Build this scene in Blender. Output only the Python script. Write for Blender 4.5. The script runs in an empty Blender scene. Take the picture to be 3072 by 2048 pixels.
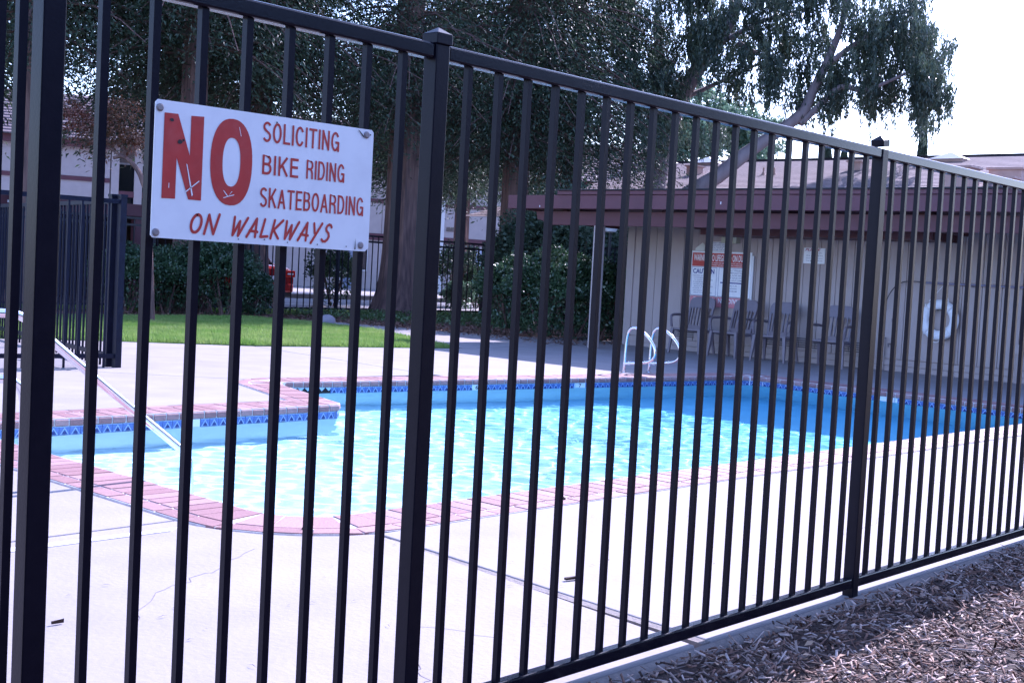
import bpy, math, random
import numpy as np
from mathutils import Vector, Matrix
from mathutils.geometry import tessellate_polygon
random.seed(7); rng = np.random.default_rng(7)
SC = bpy.context.scene; COL = SC.collection
PI = math.pi

# ------------------------------------------------------------------ camera
RIGHT = Vector((0.6760, -0.7349, 0.0541)); DOWN = Vector((-0.0008, -0.0741, -0.9973))
F_PX = 3800.0; EYE = Vector((0, 0, 1.2))
V1 = Vector((3486, -17, F_PX)).normalized(); V2 = Vector((-4096, -428, F_PX))
UPC = V1.cross(V2).normalized()
if UPC.y > 0: UPC = -UPC
YC = UPC.cross(V1)
RM = Matrix((V1, YC, UPC))                       # rows: the world axes seen from the camera
RIGHT, DOWN, FWD = RM.col[0].copy(), RM.col[1].copy(), RM.col[2].copy()
cam = bpy.data.cameras.new('camera'); cam.lens = F_PX / 3072 * 36; cam.sensor_width = 36
cam.clip_start = 0.05; cam.clip_end = 3000
camo = bpy.data.objects.new('camera', cam); COL.objects.link(camo)
camo.matrix_world = Matrix.Translation(EYE) @ Matrix((RIGHT, -DOWN, -FWD)).transposed().to_4x4()
SC.camera = camo
def spot(px, py, depth):
    """point of the place seen at photo pixel (px, py), depth metres away"""
    return EYE + (RIGHT * ((px - 1536) / F_PX) + DOWN * ((py - 1024) / F_PX) + FWD) * depth

# ------------------------------------------------------------------ light
SUN_EL, SUN_AZ = math.radians(37), math.radians(9)      # azimuth from +X towards +Y
EXPOSURE = 1.80
w = bpy.data.worlds.new('World'); SC.world = w; w.use_nodes = True
nt = w.node_tree; bg = nt.nodes['Background']
sky = nt.nodes.new('ShaderNodeTexSky'); sky.sky_type = 'NISHITA'; sky.sun_disc = False
sky.sun_elevation = SUN_EL; sky.sun_rotation = PI / 2 - SUN_AZ
sky.air_density = 1.0; sky.dust_density = 0.7; sky.ozone_density = 3.0
nt.links.new(sky.outputs[0], bg.inputs[0]); bg.inputs[1].default_value = 0.15
sl = bpy.data.lights.new('sun', 'SUN'); sl.energy = 3.3; sl.angle = math.radians(0.5); sl.color = (1.0, 0.955, 0.95)
so = bpy.data.objects.new('sun', sl); COL.objects.link(so)
sd = Vector((math.cos(SUN_EL) * math.cos(SUN_AZ), math.cos(SUN_EL) * math.sin(SUN_AZ), math.sin(SUN_EL)))
so.rotation_euler = sd.to_track_quat('Z', 'Y').to_euler(); so.location = (30, 5, 30)
SC.view_settings.view_transform = 'Standard'; SC.view_settings.look = 'None'
SC.view_settings.exposure = EXPOSURE; SC.view_settings.gamma = 1.0
SC.view_settings.use_curve_mapping = False
SC.view_settings.use_white_balance = True; SC.view_settings.white_balance_temperature = 5750; SC.view_settings.white_balance_tint = 28   # the photograph's cool, violet white balance
SC.render.engine = 'CYCLES'
try:
    SC.cycles.max_bounces = 8; SC.cycles.transparent_max_bounces = 16
except Exception: pass

# ------------------------------------------------------------------ materials
MATS = {}
def mat(name, c, rough=.6, c2=None, scale=8., bump=0., bscale=None, metal=0., spec=.5, trans=0., detail=4., stretch=None, coat=0., dirt=None, dscale=1.3, damt=.35):
    if name in MATS: return MATS[name]
    m = bpy.data.materials.new(name); m.use_nodes = True; t = m.node_tree; b = t.nodes['Principled BSDF']
    N = t.nodes.new; L = t.links.new
    b.inputs['Roughness'].default_value = rough; b.inputs['Metallic'].default_value = metal
    b.inputs['Specular IOR Level'].default_value = spec; b.inputs['Coat Weight'].default_value = coat
    b.inputs['Base Color'].default_value = (*c, 1)
    tc = N('ShaderNodeTexCoord'); mp = N('ShaderNodeMapping'); L(tc.outputs['Object'], mp.inputs[0])
    if stretch: mp.inputs['Scale'].default_value = stretch
    out = None
    if c2 is not None:
        n = N('ShaderNodeTexNoise'); n.inputs['Scale'].default_value = scale; n.inputs['Detail'].default_value = detail
        L(mp.outputs[0], n.inputs[0]); r = N('ShaderNodeMapRange'); r.inputs[1].default_value = .32; r.inputs[2].default_value = .68
        L(n.outputs[0], r.inputs[0]); mx = N('ShaderNodeMix'); mx.data_type = 'RGBA'
        mx.inputs[6].default_value = (*c, 1); mx.inputs[7].default_value = (*c2, 1); L(r.outputs[0], mx.inputs[0]); out = mx.outputs[2]
    if dirt is not None:
        n = N('ShaderNodeTexNoise'); n.inputs['Scale'].default_value = dscale; n.inputs['Detail'].default_value = 7; n.inputs['Roughness'].default_value = .65
        L(tc.outputs['Object'], n.inputs[0]); r = N('ShaderNodeMapRange'); r.inputs[1].default_value = .45; r.inputs[2].default_value = .75; r.inputs[4].default_value = damt
        L(n.outputs[0], r.inputs[0]); mx = N('ShaderNodeMix'); mx.data_type = 'RGBA'; L(r.outputs[0], mx.inputs[0])
        if out: L(out, mx.inputs[6])
        else: mx.inputs[6].default_value = (*c, 1)
        mx.inputs[7].default_value = (*dirt, 1); out = mx.outputs[2]
    if out: L(out, b.inputs['Base Color'])
    if bump:
        n = N('ShaderNodeTexNoise'); n.inputs['Scale'].default_value = bscale or scale * 3; n.inputs['Detail'].default_value = 5
        L(mp.outputs[0], n.inputs[0]); bp = N('ShaderNodeBump'); bp.inputs['Strength'].default_value = bump; bp.inputs['Distance'].default_value = .02
        L(n.outputs[0], bp.inputs['Height']); L(bp.outputs[0], b.inputs['Normal'])
    if trans:
        tr = N('ShaderNodeBsdfTranslucent'); ms = N('ShaderNodeMixShader'); ms.inputs[0].default_value = trans
        if out: L(out, tr.inputs[0])
        else: tr.inputs[0].default_value = (*c, 1)
        L(b.outputs[0], ms.inputs[1]); L(tr.outputs[0], ms.inputs[2]); L(ms.outputs[0], t.nodes['Material Output'].inputs[0])
    MATS[name] = m; return m

iron = mat('black_fence_paint', (.004, .0035, .010), .34, c2=(.006, .005, .012), scale=30, bump=.03, bscale=160, spec=.14)
rail_iron = mat('glossy_rail_paint', (.004, .0035, .010), .2, c2=(.006, .005, .012), scale=30, bump=.02, bscale=160, spec=.28)
far_iron = mat('weathered_fence_paint', (.005, .005, .012), .4, c2=(.009, .008, .016), scale=20)
blue_iron = mat('navy_gate_paint', (.004, .006, .018), .4, c2=(.007, .009, .025), scale=15, spec=.2)
concrete = mat('pale_concrete', (.265, .238, .242), .82, c2=(.305, .276, .28), scale=2.5, bump=.14, bscale=38, dirt=(.225, .20, .198), dscale=.8, damt=.6)
kerbm = mat('rough_concrete', (.18, .155, .145), .9, c2=(.23, .20, .19), scale=14, bump=.5, bscale=60, dirt=(.14, .12, .12), dscale=5, damt=.6)
groove = mat('joint_filler', (.12, .10, .095), .95, c2=(.2, .17, .16), scale=40)
grout = mat('white_grout', (.66, .63, .63), .85, c2=(.5, .47, .47), scale=25)
bricks = [mat('terracotta_%s' % n, c, .62, c2=tuple(x * .86 for x in c), scale=18, bump=.2, bscale=70) for n, c in
          (('light', (.38, .225, .225)), ('mid', (.34, .19, .19)), ('dark', (.29, .15, .152)))]
plaster = mat('pool_plaster', (.66, .80, .84), .8, c2=(.72, .85, .88), scale=3.0, bump=.15, bscale=30)
tile_blue = mat('cobalt_tile', (.11, .19, .46), .25, c2=(.08, .14, .38), scale=30)
tile_pale = mat('pale_blue_tile_line', (.45, .62, .85), .3)
tile_dark = mat('navy_tile_gem', (.02, .035, .16), .2)
tile_white = mat('white_marker_tile', (.72, .78, .82), .3)
chrome = mat('polished_steel', (.78, .78, .82), .12, metal=1.)
mulchm = [mat('bark_%s' % n, c, .8, c2=tuple(x * .6 for x in c), scale=25, bump=.3, bscale=80, spec=.35) for n, c in
          (('brown', (.22, .12, .09)), ('grey', (.40, .29, .25)), ('dark', (.045, .024, .02)), ('pale', (.60, .47, .42)))]
soil = mat('mulch_soil', (.03, .018, .016), .95, c2=(.06, .036, .03), scale=18, bump=.8, bscale=40)
bedm = mat('planting_bed_bark', (.09, .045, .035), .95, c2=(.16, .09, .07), scale=6, bump=1., bscale=14)
grassm = mat('lawn_grass', (.15, .30, .05), .6, c2=(.30, .40, .12), scale=1.3, trans=.35)
grassb = mat('lawn_base', (.07, .15, .03), .9, c2=(.08, .18, .03), scale=12)
asphalt = mat('parking_asphalt', (.23, .21, .23), .9, c2=(.30, .28, .30), scale=3, bump=.2)
siding = mat('beige_siding', (.40, .325, .31), .8, c2=(.44, .365, .35), scale=3, stretch=(1, 1, .25), bump=.15, bscale=60, dirt=(.30, .24, .22), dscale=2.2, damt=.3)
maroon = mat('maroon_trim_paint', (.105, .035, .05), .6, c2=(.13, .045, .06), scale=2.5, bump=.1, dirt=(.09, .04, .05), dscale=3, damt=.5)
maroon2 = mat('maroon_beam_paint', (.11, .035, .042), .65, c2=(.09, .03, .038), scale=3, stretch=(1, .3, 3), bump=.12)  # slightly redder maroon for beams, rafters, soffit and carport roof
tar = mat('dark_roof_edge', (.03, .025, .03), .8)
shingle = mat('roof_shingle_light', (.21, .16, .165), .9, c2=(.165, .122, .13), scale=7, bump=.4, bscale=60)
shingle2 = mat('roof_shingle_dark', (.16, .12, .128), .9, c2=(.225, .17, .178), scale=9, bump=.4, bscale=60)
stucco = mat('cream_stucco', (.44, .38, .385), .9, c2=(.48, .42, .42), scale=4, bump=.4, bscale=60)
trimw = mat('white_trim_paint', (.72, .71, .74), .5)
glass = mat('window_glass', (.02, .025, .035), .08, spec=.8)
ventm = mat('tan_vent_metal', (.50, .33, .28), .6, c2=(.42, .27, .23), scale=5)
slatd = mat('dark_opening', (.012, .012, .016), .8)
doorm = mat('pale_blue_door', (.45, .50, .68), .5, c2=(.42, .47, .64), scale=4)
chairm = mat('taupe_resin', (.16, .13, .155), .45, c2=(.19, .155, .18), scale=6)
ringm = mat('white_vinyl_foam', (.78, .78, .82), .5, bump=.15, bscale=40, dirt=(.5, .5, .55), dscale=9, damt=.3)
ropem = mat('white_rope', (.75, .74, .76), .8)
signw = mat('white_enamel', (.83, .83, .86), .38, c2=(.79, .79, .82), scale=6, dirt=(.55, .54, .60), dscale=12, damt=.25)
redp = mat('red_sign_paint', (.50, .028, .022), .45, c2=(.43, .024, .02), scale=20, dirt=(.60, .2, .18), dscale=22, damt=.16)
redf = mat('faded_red_print', (.62, .22, .26), .5)
bluep = mat('navy_print', (.02, .025, .22), .5)
greyp = mat('grey_print', (.16, .15, .26), .6)
rust = mat('rusty_bolt', (.22, .20, .23), .5, c2=(.3, .25, .24), scale=60, metal=.4)
barkm = mat('redwood_bark', (.20, .115, .10), .9, c2=(.085, .05, .05), scale=5, stretch=(3, 3, .35), bump=1., bscale=8)
eucb = mat('eucalyptus_bark', (.17, .13, .135), .8, c2=(.25, .20, .205), scale=2.5, stretch=(2, 2, .5), bump=.4, bscale=5)
def leafmat(n, a, b, tr=.3, r=.45): return mat(n, a, r, c2=b, scale=1.6, trans=tr, spec=.6, detail=6)
redwood_leaf = leafmat('redwood_needles', (.030, .060, .040), (.068, .105, .060), .3, .55)
redwood_dry = leafmat('dry_redwood_needles', (.085, .06, .05), (.06, .055, .042), .25, .7)
euc_leaf = leafmat('eucalyptus_leaves', (.035, .06, .05), (.075, .11, .07), .35, .4)
hedge_leaf = leafmat('glossy_hedge_leaves', (.03, .068, .038), (.06, .115, .055), .22, .3)
maple_leaf = leafmat('russet_leaves', (.20, .06, .04), (.12, .07, .04), .4)
pale_leaf = leafmat('blue_green_leaves', (.13, .22, .15), (.09, .16, .10), .4)
ivy_leaf = leafmat('ivy_leaves', (.12, .18, .07), (.06, .12, .04), .3, .35)
carp = mat('red_car_paint', (.27, .012, .014), .25, coat=.8)
carb = mat('black_car_trim', (.012, .012, .014), .6)
lampr = mat('red_lens', (.45, .02, .015), .15)
platew = mat('plate_white', (.7, .7, .78), .4)
rock = mat('grey_boulder', (.30, .27, .30), .9, c2=(.22, .20, .23), scale=3, bump=.6, bscale=12)

# ------------------------------------------------------------------ mesh helpers
WL = {}
class M:
    def __init__(s): s.v = []; s.f = []; s.m = []; s.k = 0
    def poly(s, pts, k=None):
        n = len(s.v); s.v += [tuple(p) for p in pts]; s.f.append(tuple(range(n, n + len(pts)))); s.m.append(s.k if k is None else k); return s
    def box(s, x0, x1, y0, y1, z0, z1, k=None):
        return s.hexa([(x0, y0, z0), (x1, y0, z0), (x1, y1, z0), (x0, y1, z0), (x0, y0, z1), (x1, y0, z1), (x1, y1, z1), (x0, y1, z1)], k)
    def hexa(s, p, k=None):
        n = len(s.v); s.v += [tuple(q) for q in p]
        for f in ((3, 2, 1, 0), (4, 5, 6, 7), (0, 1, 5, 4), (1, 2, 6, 5), (2, 3, 7, 6), (3, 0, 4, 7)):
            s.f.append(tuple(n + i for i in f)); s.m.append(s.k if k is None else k)
        return s
    def beam(s, a, b, w, h, k=None, up=Vector((0, 0, 1))):
        a, b = Vector(a), Vector(b); d = (b - a).normalized()
        r = d.cross(up)
        if r.length < 1e-4: r = Vector((1, 0, 0))
        r.normalize(); u = r.cross(d); r = r * w / 2; u = u * h / 2
        return s.hexa([a - r - u, a + r - u, b + r - u, b - r - u, a - r + u, a + r + u, b + r + u, b - r + u], k)
    def tube(s, pts, rad, n=8, k=None, cap=True):
        pts = [Vector(p) for p in pts]; rad = rad if hasattr(rad, '__len__') else [rad] * len(pts); base = len(s.v); prev = None
        for i, p in enumerate(pts):
            d = (pts[min(i + 1, len(pts) - 1)] - pts[max(i - 1, 0)]).normalized()
            if prev is None: r = d.cross(Vector((0, 0, 1))) if abs(d.z) < .95 else d.cross(Vector((1, 0, 0)))
            else: r = prev - d * prev.dot(d)
            r.normalize(); prev = r; u = d.cross(r)
            for j in range(n):
                a = 2 * PI * j / n; s.v.append(tuple(p + (r * math.cos(a) + u * math.sin(a)) * rad[i]))
        kk = s.k if k is None else k
        for i in range(len(pts) - 1):
            for j in range(n):
                a = base + i * n + j; b = base + i * n + (j + 1) % n; s.f.append((a, b, b + n, a + n)); s.m.append(kk)
        if cap:
            s.f.append(tuple(base + j for j in reversed(range(n)))); s.m.append(kk)
            s.f.append(tuple(base + (len(pts) - 1) * n + j for j in range(n))); s.m.append(kk)
        return s
    def prism(s, poly, z0, z1, k=None):
        a = sum(poly[i][0] * poly[(i + 1) % len(poly)][1] - poly[(i + 1) % len(poly)][0] * poly[i][1] for i in range(len(poly)))
        if a < 0: poly = poly[::-1]
        n = len(poly); b = len(s.v); kk = s.k if k is None else k
        s.v += [(p[0], p[1], z0) for p in poly] + [(p[0], p[1], z1) for p in poly]
        for t in tessellate_polygon([[Vector((p[0], p[1], 0)) for p in poly]]):
            t = list(t); q = [poly[i] for i in t]
            if (q[1][0] - q[0][0]) * (q[2][1] - q[0][1]) - (q[1][1] - q[0][1]) * (q[2][0] - q[0][0]) < 0: t.reverse()
            s.f.append(tuple(b + n + i for i in t)); s.m.append(kk); s.f.append(tuple(b + i for i in reversed(t))); s.m.append(kk)
        for i in range(n):
            j = (i + 1) % n; s.f.append((b + i, b + j, b + n + j, b + n + i)); s.m.append(kk)
        return s
    def lathe(s, c, prof, n=20, k=None):
        b = len(s.v); c = Vector(c); kk = s.k if k is None else k
        for r, z in prof:
            for j in range(n): s.v.append((c.x + r * math.cos(2 * PI * j / n), c.y + r * math.sin(2 * PI * j / n), c.z + z))
        for i in range(len(prof) - 1):
            for j in range(n):
                a = b + i * n + j; q = b + i * n + (j + 1) % n; s.f.append((a, q, q + n, a + n)); s.m.append(kk)
        return s
    def add(s, o, T):
        b = len(s.v); s.v += [tuple(T @ Vector(p)) for p in o.v]; s.f += [tuple(b + i for i in f) for f in o.f]; s.m += o.m; return s
    def mesh(s, name, mats, off=Vector((0, 0, 0)), smooth=False):
        me = bpy.data.meshes.new(name); me.from_pydata([(p[0] - off[0], p[1] - off[1], p[2] - off[2]) for p in s.v], [], s.f)
        for m_ in (mats if isinstance(mats, (list, tuple)) else [mats]): me.materials.append(m_)
        me.polygons.foreach_set('material_index', s.m)
        if smooth: me.polygons.foreach_set('use_smooth', [True] * len(s.f)); me.set_sharp_from_angle(angle=math.radians(40))
        me.update(); return me
    def build(s, name, mats, parent=None, at=None, smooth=False, bevel=0):
        """link as one object; vertices are in world coordinates, the object sits at `at`"""
        pl = WL.get(parent.as_pointer(), Vector((0, 0, 0))) if parent else Vector((0, 0, 0))
        at = Vector(at) if at is not None else pl
        return link(name, s.mesh(name, mats, at, smooth), parent, at, bevel)
def link(name, me, parent=None, at=Vector((0, 0, 0)), bevel=0):
    o = bpy.data.objects.new(name, me); COL.objects.link(o); at = Vector(at)
    WL[o.as_pointer()] = at
    if parent: o.parent = parent; o.location = at - WL[parent.as_pointer()]
    else: o.location = at
    if bevel:
        b = o.modifiers.new('bevel', 'BEVEL'); b.width = bevel; b.segments = 2; b.limit_method = 'ANGLE'
    return o
def empty(name, loc, label, cat, group=None):
    o = bpy.data.objects.new(name, None); COL.objects.link(o); o.location = loc; WL[o.as_pointer()] = Vector(loc)
    return tag(o, label, cat, group)
def tag(o, label, cat, group=None, kind=None):
    o['label'] = label
    if cat: o['category'] = cat
    if group: o['group'] = group
    if kind: o['kind'] = kind
    return o
def struct(o, label=None):
    o['kind'] = 'structure'
    if label: o['label'] = label
    return o
def fast(name, V, Fq, mats, parent=None, mi=None, at=(0, 0, 0), smooth=False):
    me = bpy.data.meshes.new(name); V = (np.asarray(V, dtype=np.float32) - np.array(at, dtype=np.float32)).reshape(-1); k = Fq.shape[1]; n = len(Fq)
    me.vertices.add(len(V) // 3); me.vertices.foreach_set('co', V)
    me.loops.add(n * k); me.loops.foreach_set('vertex_index', Fq.astype(np.int32).reshape(-1))
    me.polygons.add(n); me.polygons.foreach_set('loop_start', np.arange(0, n * k, k, dtype=np.int32))
    for m_ in (mats if isinstance(mats, (list, tuple)) else [mats]): me.materials.append(m_)
    if mi is not None: me.polygons.foreach_set('material_index', mi.astype(np.int32))
    if smooth: me.polygons.foreach_set('use_smooth', np.ones(n, dtype=bool))
    me.update(calc_edges=True); me.validate()
    return link(name, me, parent, at)
def norm(a): return a / np.maximum(np.linalg.norm(a, axis=-1, keepdims=True), 1e-9)
def leaf_quads(C, D, Nn, ln, wd):
    """diamond leaves: centres C, long axes D, normals Nn"""
    D = norm(D); S = norm(np.cross(D, Nn)); ln = np.asarray(ln).reshape(-1, 1); wd = np.asarray(wd).reshape(-1, 1)
    bow = norm(np.cross(S, D)) * ln * .12
    V = np.stack([C - D * ln / 2, C + S * wd / 2 + bow, C + D * ln / 2, C - S * wd / 2 + bow], 1).reshape(-1, 3)
    return V, np.arange(len(C) * 4).reshape(-1, 4)

# ================================================================== GROUND
g = M(); g.box(-60, 160, -60, 4.3, -.6, -.45); g.box(-60, 160, 10.6, 220, -.6, -.45); g.box(-60, 3.3, 4.3, 10.6, -.6, -.45); g.box(15, 160, 4.3, 10.6, -.6, -.45); struct(g.build('ground', soil))
M_asph = M(); M_asph.box(5, 75, 23.62, 60, -.4, -.02); struct(M_asph.build('parking_lot', asphalt))
M_bed = M(); M_bed.prism([(-8, 12), (8.5, 12), (14, 13.4), (26, 13.4), (26, 24.2), (-8, 24.2)], -.4, -.035); struct(M_bed.build('planting_bed', bedm))
# near mulch bed
mb = M(); mb.prism([(-6, -6), (14, -6), (14, 2.25), (-6, 2.25)], -.4, -.016); struct(mb.build('mulch_bed', soil))

# pool outline (inner edge of the coping), counter-clockwise
def arc(cx, cy, r, a0, a1, n):
    return [(cx + r * math.cos(math.radians(a0 + (a1 - a0) * i / n)), cy + r * math.sin(math.radians(a0 + (a1 - a0) * i / n))) for i in range(n + 1)]
INN = arc(3.95, 4.95, .35, 180, 270, 7) + arc(13.95, 4.9, .3, 275, 355, 4) + arc(14.25, 8.75, .35, 5, 85, 4) + arc(7.75, 9.82, .25, 95, 172, 4) \
    + [(7.03, 8.42), (6.95, 8.34)] + [(4.05, 8.36)] + arc(3.95, 8.02, .33, 95, 178, 3)
def offset(poly, d):
    out = []; n = len(poly)
    for i in range(n):
        a, b, c = Vector(poly[i - 1]), Vector(poly[i]), Vector(poly[(i + 1) % n])
        t1 = (b - a).normalized(); t2 = (c - b).normalized(); n1 = Vector((t1.y, -t1.x)); n2 = Vector((t2.y, -t2.x))
        m = (n1 + n2).normalized(); k = 1 / max(m.dot(n1), .4); out.append((b.x + m.x * d * k, b.y + m.y * d * k))
    return out
OUT = offset(INN, .40)
deck = bpy.data.objects.new('pool_deck', None); COL.objects.link(deck); WL[deck.as_pointer()] = Vector((0, 0, 0)); struct(deck)
# nearest outline indices for the joints
def near(poly, p): return min(range(len(poly)), key=lambda i: (poly[i][0] - p[0]) ** 2 + (poly[i][1] - p[1]) ** 2)
i_nl = near(OUT, (3.25, 4.9)); i_n = near(OUT, (3.8, 4.2)); i_r = near(OUT, (14.0, 4.2)); i_rt = near(OUT, (14.65, 9.1)); i_pt = near(OUT, (7.4, 10.5)); i_pl = near(OUT, (3.6, 8.7))
def seg(i, j):
    n = len(OUT); r = [OUT[i]]
    while i != j: i = (i + 1) % n; r.append(OUT[i])
    return r
G = .009
def shrink(poly, d=G):
    a = sum(poly[i][0] * poly[(i + 1) % len(poly)][1] - poly[(i + 1) % len(poly)][0] * poly[i][1] for i in range(len(poly)))
    if a < 0: poly = poly[::-1]
    return offset(poly, -d)
YE = 2.305
ix = near(OUT, (8.0, 4.2))
slabs = []
nlp, np_, rp, rtp, ptp, plp = OUT[i_nl], OUT[i_n], OUT[i_r], OUT[i_rt], OUT[i_pt], OUT[i_pl]
slabs.append([(-6, YE), (3.52, YE), np_] + seg(i_nl, i_n)[::-1][1:] + [(-6, 4.72)])                     # near left
slabs.append([(3.59, YE), (20, YE), (20, 3.6), (15, 4.0)] + [rp] + [np_])                              # near strip
slabs.append([(15, 4.0), (20, 3.6), (20, 9.4), rtp] + seg(i_r, i_rt)[::-1][1:])                         # right
slabs.append([rtp, (20, 9.4), (20, 14.6), (13.8, 13.65), (10.45, 14.35), (10.0, 10.62)] + [ (10.0, OUT[i_pt][1] - .32)] )
slabs.append([(10.0, 10.30), (10.0, 10.62), (10.45, 14.35), (8.85, 15.3), (6.5, 16.2), (6.3, 11.65), ptp])
slabs.append([(-6, 4.74), nlp] + seg(i_pl, i_nl)[::-1][1:][::1] + [(-6, 8.9)])
slabs.append([(-6, 8.92), plp] + seg(i_pt, i_pl)[::-1][1:] + [(6.3, 11.65), (-6, 13.6)])
slabs.append([(-6, 13.62), (6.28, 11.67), (6.48, 16.2), (-6, 20)])
slabs.append([(13.85, 13.68), (20, 14.62), (20, 16.0), (17.7, 16.1), (17.1, 17.65), (16.6, 20.3), (15.75, 20.6), (15.7, 18.2)])
for i, s_ in enumerate(slabs):
    m = M(); m.prism(shrink(s_), -.35, 0.0); m.build('slab', concrete, deck, bevel=.006)
m = M()
for i, s_ in enumerate(slabs): m.prism(s_, -.37 - i * .002, -.06 - i * .002)
m.build('slab_bed', groove, deck)
# strip of the expansion joint at the near left
m = M(); m.prism([(3.555, YE + .01), (3.60, YE + .01), (3.77, 4.1), (3.725, 4.12)], -.3, -.004); m.build('joint_strip', kerbm, deck)
# white patching strip along the left joint
m = M(); m.prism([(-2, 4.735), (3.05, 4.735), (3.12, 4.79), (-2, 4.86)], -.01, .0035); m.build('patch_strip', grout, deck)
# hairline cracks
for pts in ([(3.05, 2.75), (2.93, 3.02), (2.75, 2.92), (2.62, 2.70), (2.50, 2.52)], [(2.2, 3.6), (2.45, 3.9), (2.8, 4.05), (3.2, 4.3)], [(5.6, 2.9), (6.4, 3.05), (7.3, 3.4), (8.6, 3.45)], [(8.2, 12.2), (8.6, 13.2), (8.5, 14.4)]):
    m = M(); q = [Vector((a, b, 0)) for a, b in pts]; fine = []
    for a, b in zip(q[:-1], q[1:]):
        for k in range(6): fine.append(a.lerp(b, k / 6) + Vector((random.gauss(0, .012), random.gauss(0, .012), 0)))
    for a, b in zip(fine[:-1], fine[1:]):
        d = (b - a).normalized(); o_ = Vector((-d.y, d.x, 0)) * .0012; m.poly([a - o_ + Vector((0, 0, .0012)), b - o_ + Vector((0, 0, .0012)), b + o_ + Vector((0, 0, .0012)), a + o_ + Vector((0, 0, .0012))])
    m.build('crack', groove, deck)
# rounded kerb at the mulch side
kb = bpy.data.objects.new('kerb', None); COL.objects.link(kb); WL[kb.as_pointer()] = Vector((0, 0, 0)); struct(kb)
prof = [(YE - .003, -.3), (YE - .003, -.004)] + [(YE - .010 - .045 * math.sin(a), -.085 + .086 * math.cos(a)) for a in np.linspace(0.05, PI / 2, 6)] + [(YE - .056, -.3)]
for x0 in np.arange(-4, 15, 1.55):
    m = M(); x1 = x0 + 1.545; n = len(prof)
    m.v = [(x0, p[0], p[1]) for p in prof] + [(x1, p[0], p[1]) for p in prof]
    for j in range(n): k = (j + 1) % n; m.f.append((j, k, n + k, n + j)); m.m.append(0)
    m.f.append(tuple(range(n))[::-1]); m.m.append(0); m.f.append(tuple(range(n, 2 * n))); m.m.append(0)
    m.build('kerb_stone', kerbm, kb, smooth=True)

# ================================================================== POOL
pool = empty('swimming_pool', (9, 7, 0), 'L-shaped swimming pool with pink brick coping and blue tile band', 'pool')
ZW = -.115
FLOOR = -2.4
floor_z = lambda x: ZW - .72 - .085 * (x - 4)
bm_ = M(); nI = len(INN)
for i in range(nI):
    a, b = INN[i], INN[(i + 1) % nI]
    bm_.poly([(a[0], a[1], floor_z(a[0])), (b[0], b[1], floor_z(b[0])), (b[0], b[1], -.05), (a[0], a[1], -.05)][::-1])
for t in tessellate_polygon([[Vector((p[0], p[1], 0)) for p in INN]]):
    bm_.poly([(INN[i][0], INN[i][1], floor_z(INN[i][0])) for i in t])
bm_.build('basin', plaster, pool)
# coping bed
cb = M()
OUTi = offset(INN, .385); INb = offset(INN, -.013)
for i in range(nI):
    j = (i + 1) % nI; a, b, c, d = INb[i], INb[j], OUTi[j], OUTi[i]
    cb.hexa([(a[0], a[1], -.053), (b[0], b[1], -.053), (c[0], c[1], -.053), (d[0], d[1], -.053), (a[0], a[1], .0008), (b[0], b[1], .0008), (c[0], c[1], .0008), (d[0], d[1], .0008)])
cb.build('coping_bed', grout, pool)
def walk(poly, step):
    """evenly spaced points with tangents along each side of a closed outline"""
    res = []; n = len(poly); P_ = [Vector(p) for p in poly]; tot = sum((P_[(i + 1) % n] - P_[i]).length for i in range(n)); k = int(round(tot / step)); st = tot / k; d = st / 2; acc = 0
    for i in range(n):
        a, b = P_[i], P_[(i + 1) % n]; L = (b - a).length; t = (b - a) / L
        while d <= acc + L + 1e-9 and len(res) < k:
            res.append((a + t * (d - acc), t)); d += st
        acc += L
    return res
bull = M()       # bullnosed brick: local x tangent, local y outward; nose hangs over the water
def brick_mesh(w, y0, y1, z0, z1, nose, matl, w1=None):
    m = M(); n = 5; w1 = w1 or w
    if nose:
        pr = [(y1, z0), (y1, z1)] + [(y0 + .028 - .028 * math.sin(a), z1 - .028 + .028 * math.cos(a)) for a in np.linspace(0, PI / 2, n)] + [(y0, z0 + .008), (y0 + .01, z0)]
    else: pr = [(y1, z0), (y1, z1), (y0, z1), (y0, z0)]
    ww = lambda y: (w + (w1 - w) * (y - y0) / (y1 - y0)) / 2
    k = len(pr); m.v = [(-ww(p[0]), p[0], p[1]) for p in pr] + [(ww(p[0]), p[0], p[1]) for p in pr]
    for j in range(k): q = (j + 1) % k; m.f.append((j, q, k + q, k + j)); m.m.append(0)
    m.f.append(tuple(range(k))[::-1]); m.m.append(0); m.f.append(tuple(range(k, 2 * k))); m.m.append(0)
    return m
nose_me = [brick_mesh(.098, -.022, .262, -.055, .004, True, b).mesh('brick', b) for b in bricks]
flat_me = [brick_mesh(.198, .277, .378, -.03, .004, False, b).mesh('brick', b) for b in bricks]
spots = [(p, t, 0) for p, t in walk(INN, .112)]
mid = offset(INN, .33)
spots += [(p, t, 1) for p, t in walk(mid, .212)]
spots.sort(key=lambda s_: s_[0].x ** 2 + s_[0].y ** 2)
rest = M(); cnt = 0
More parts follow.
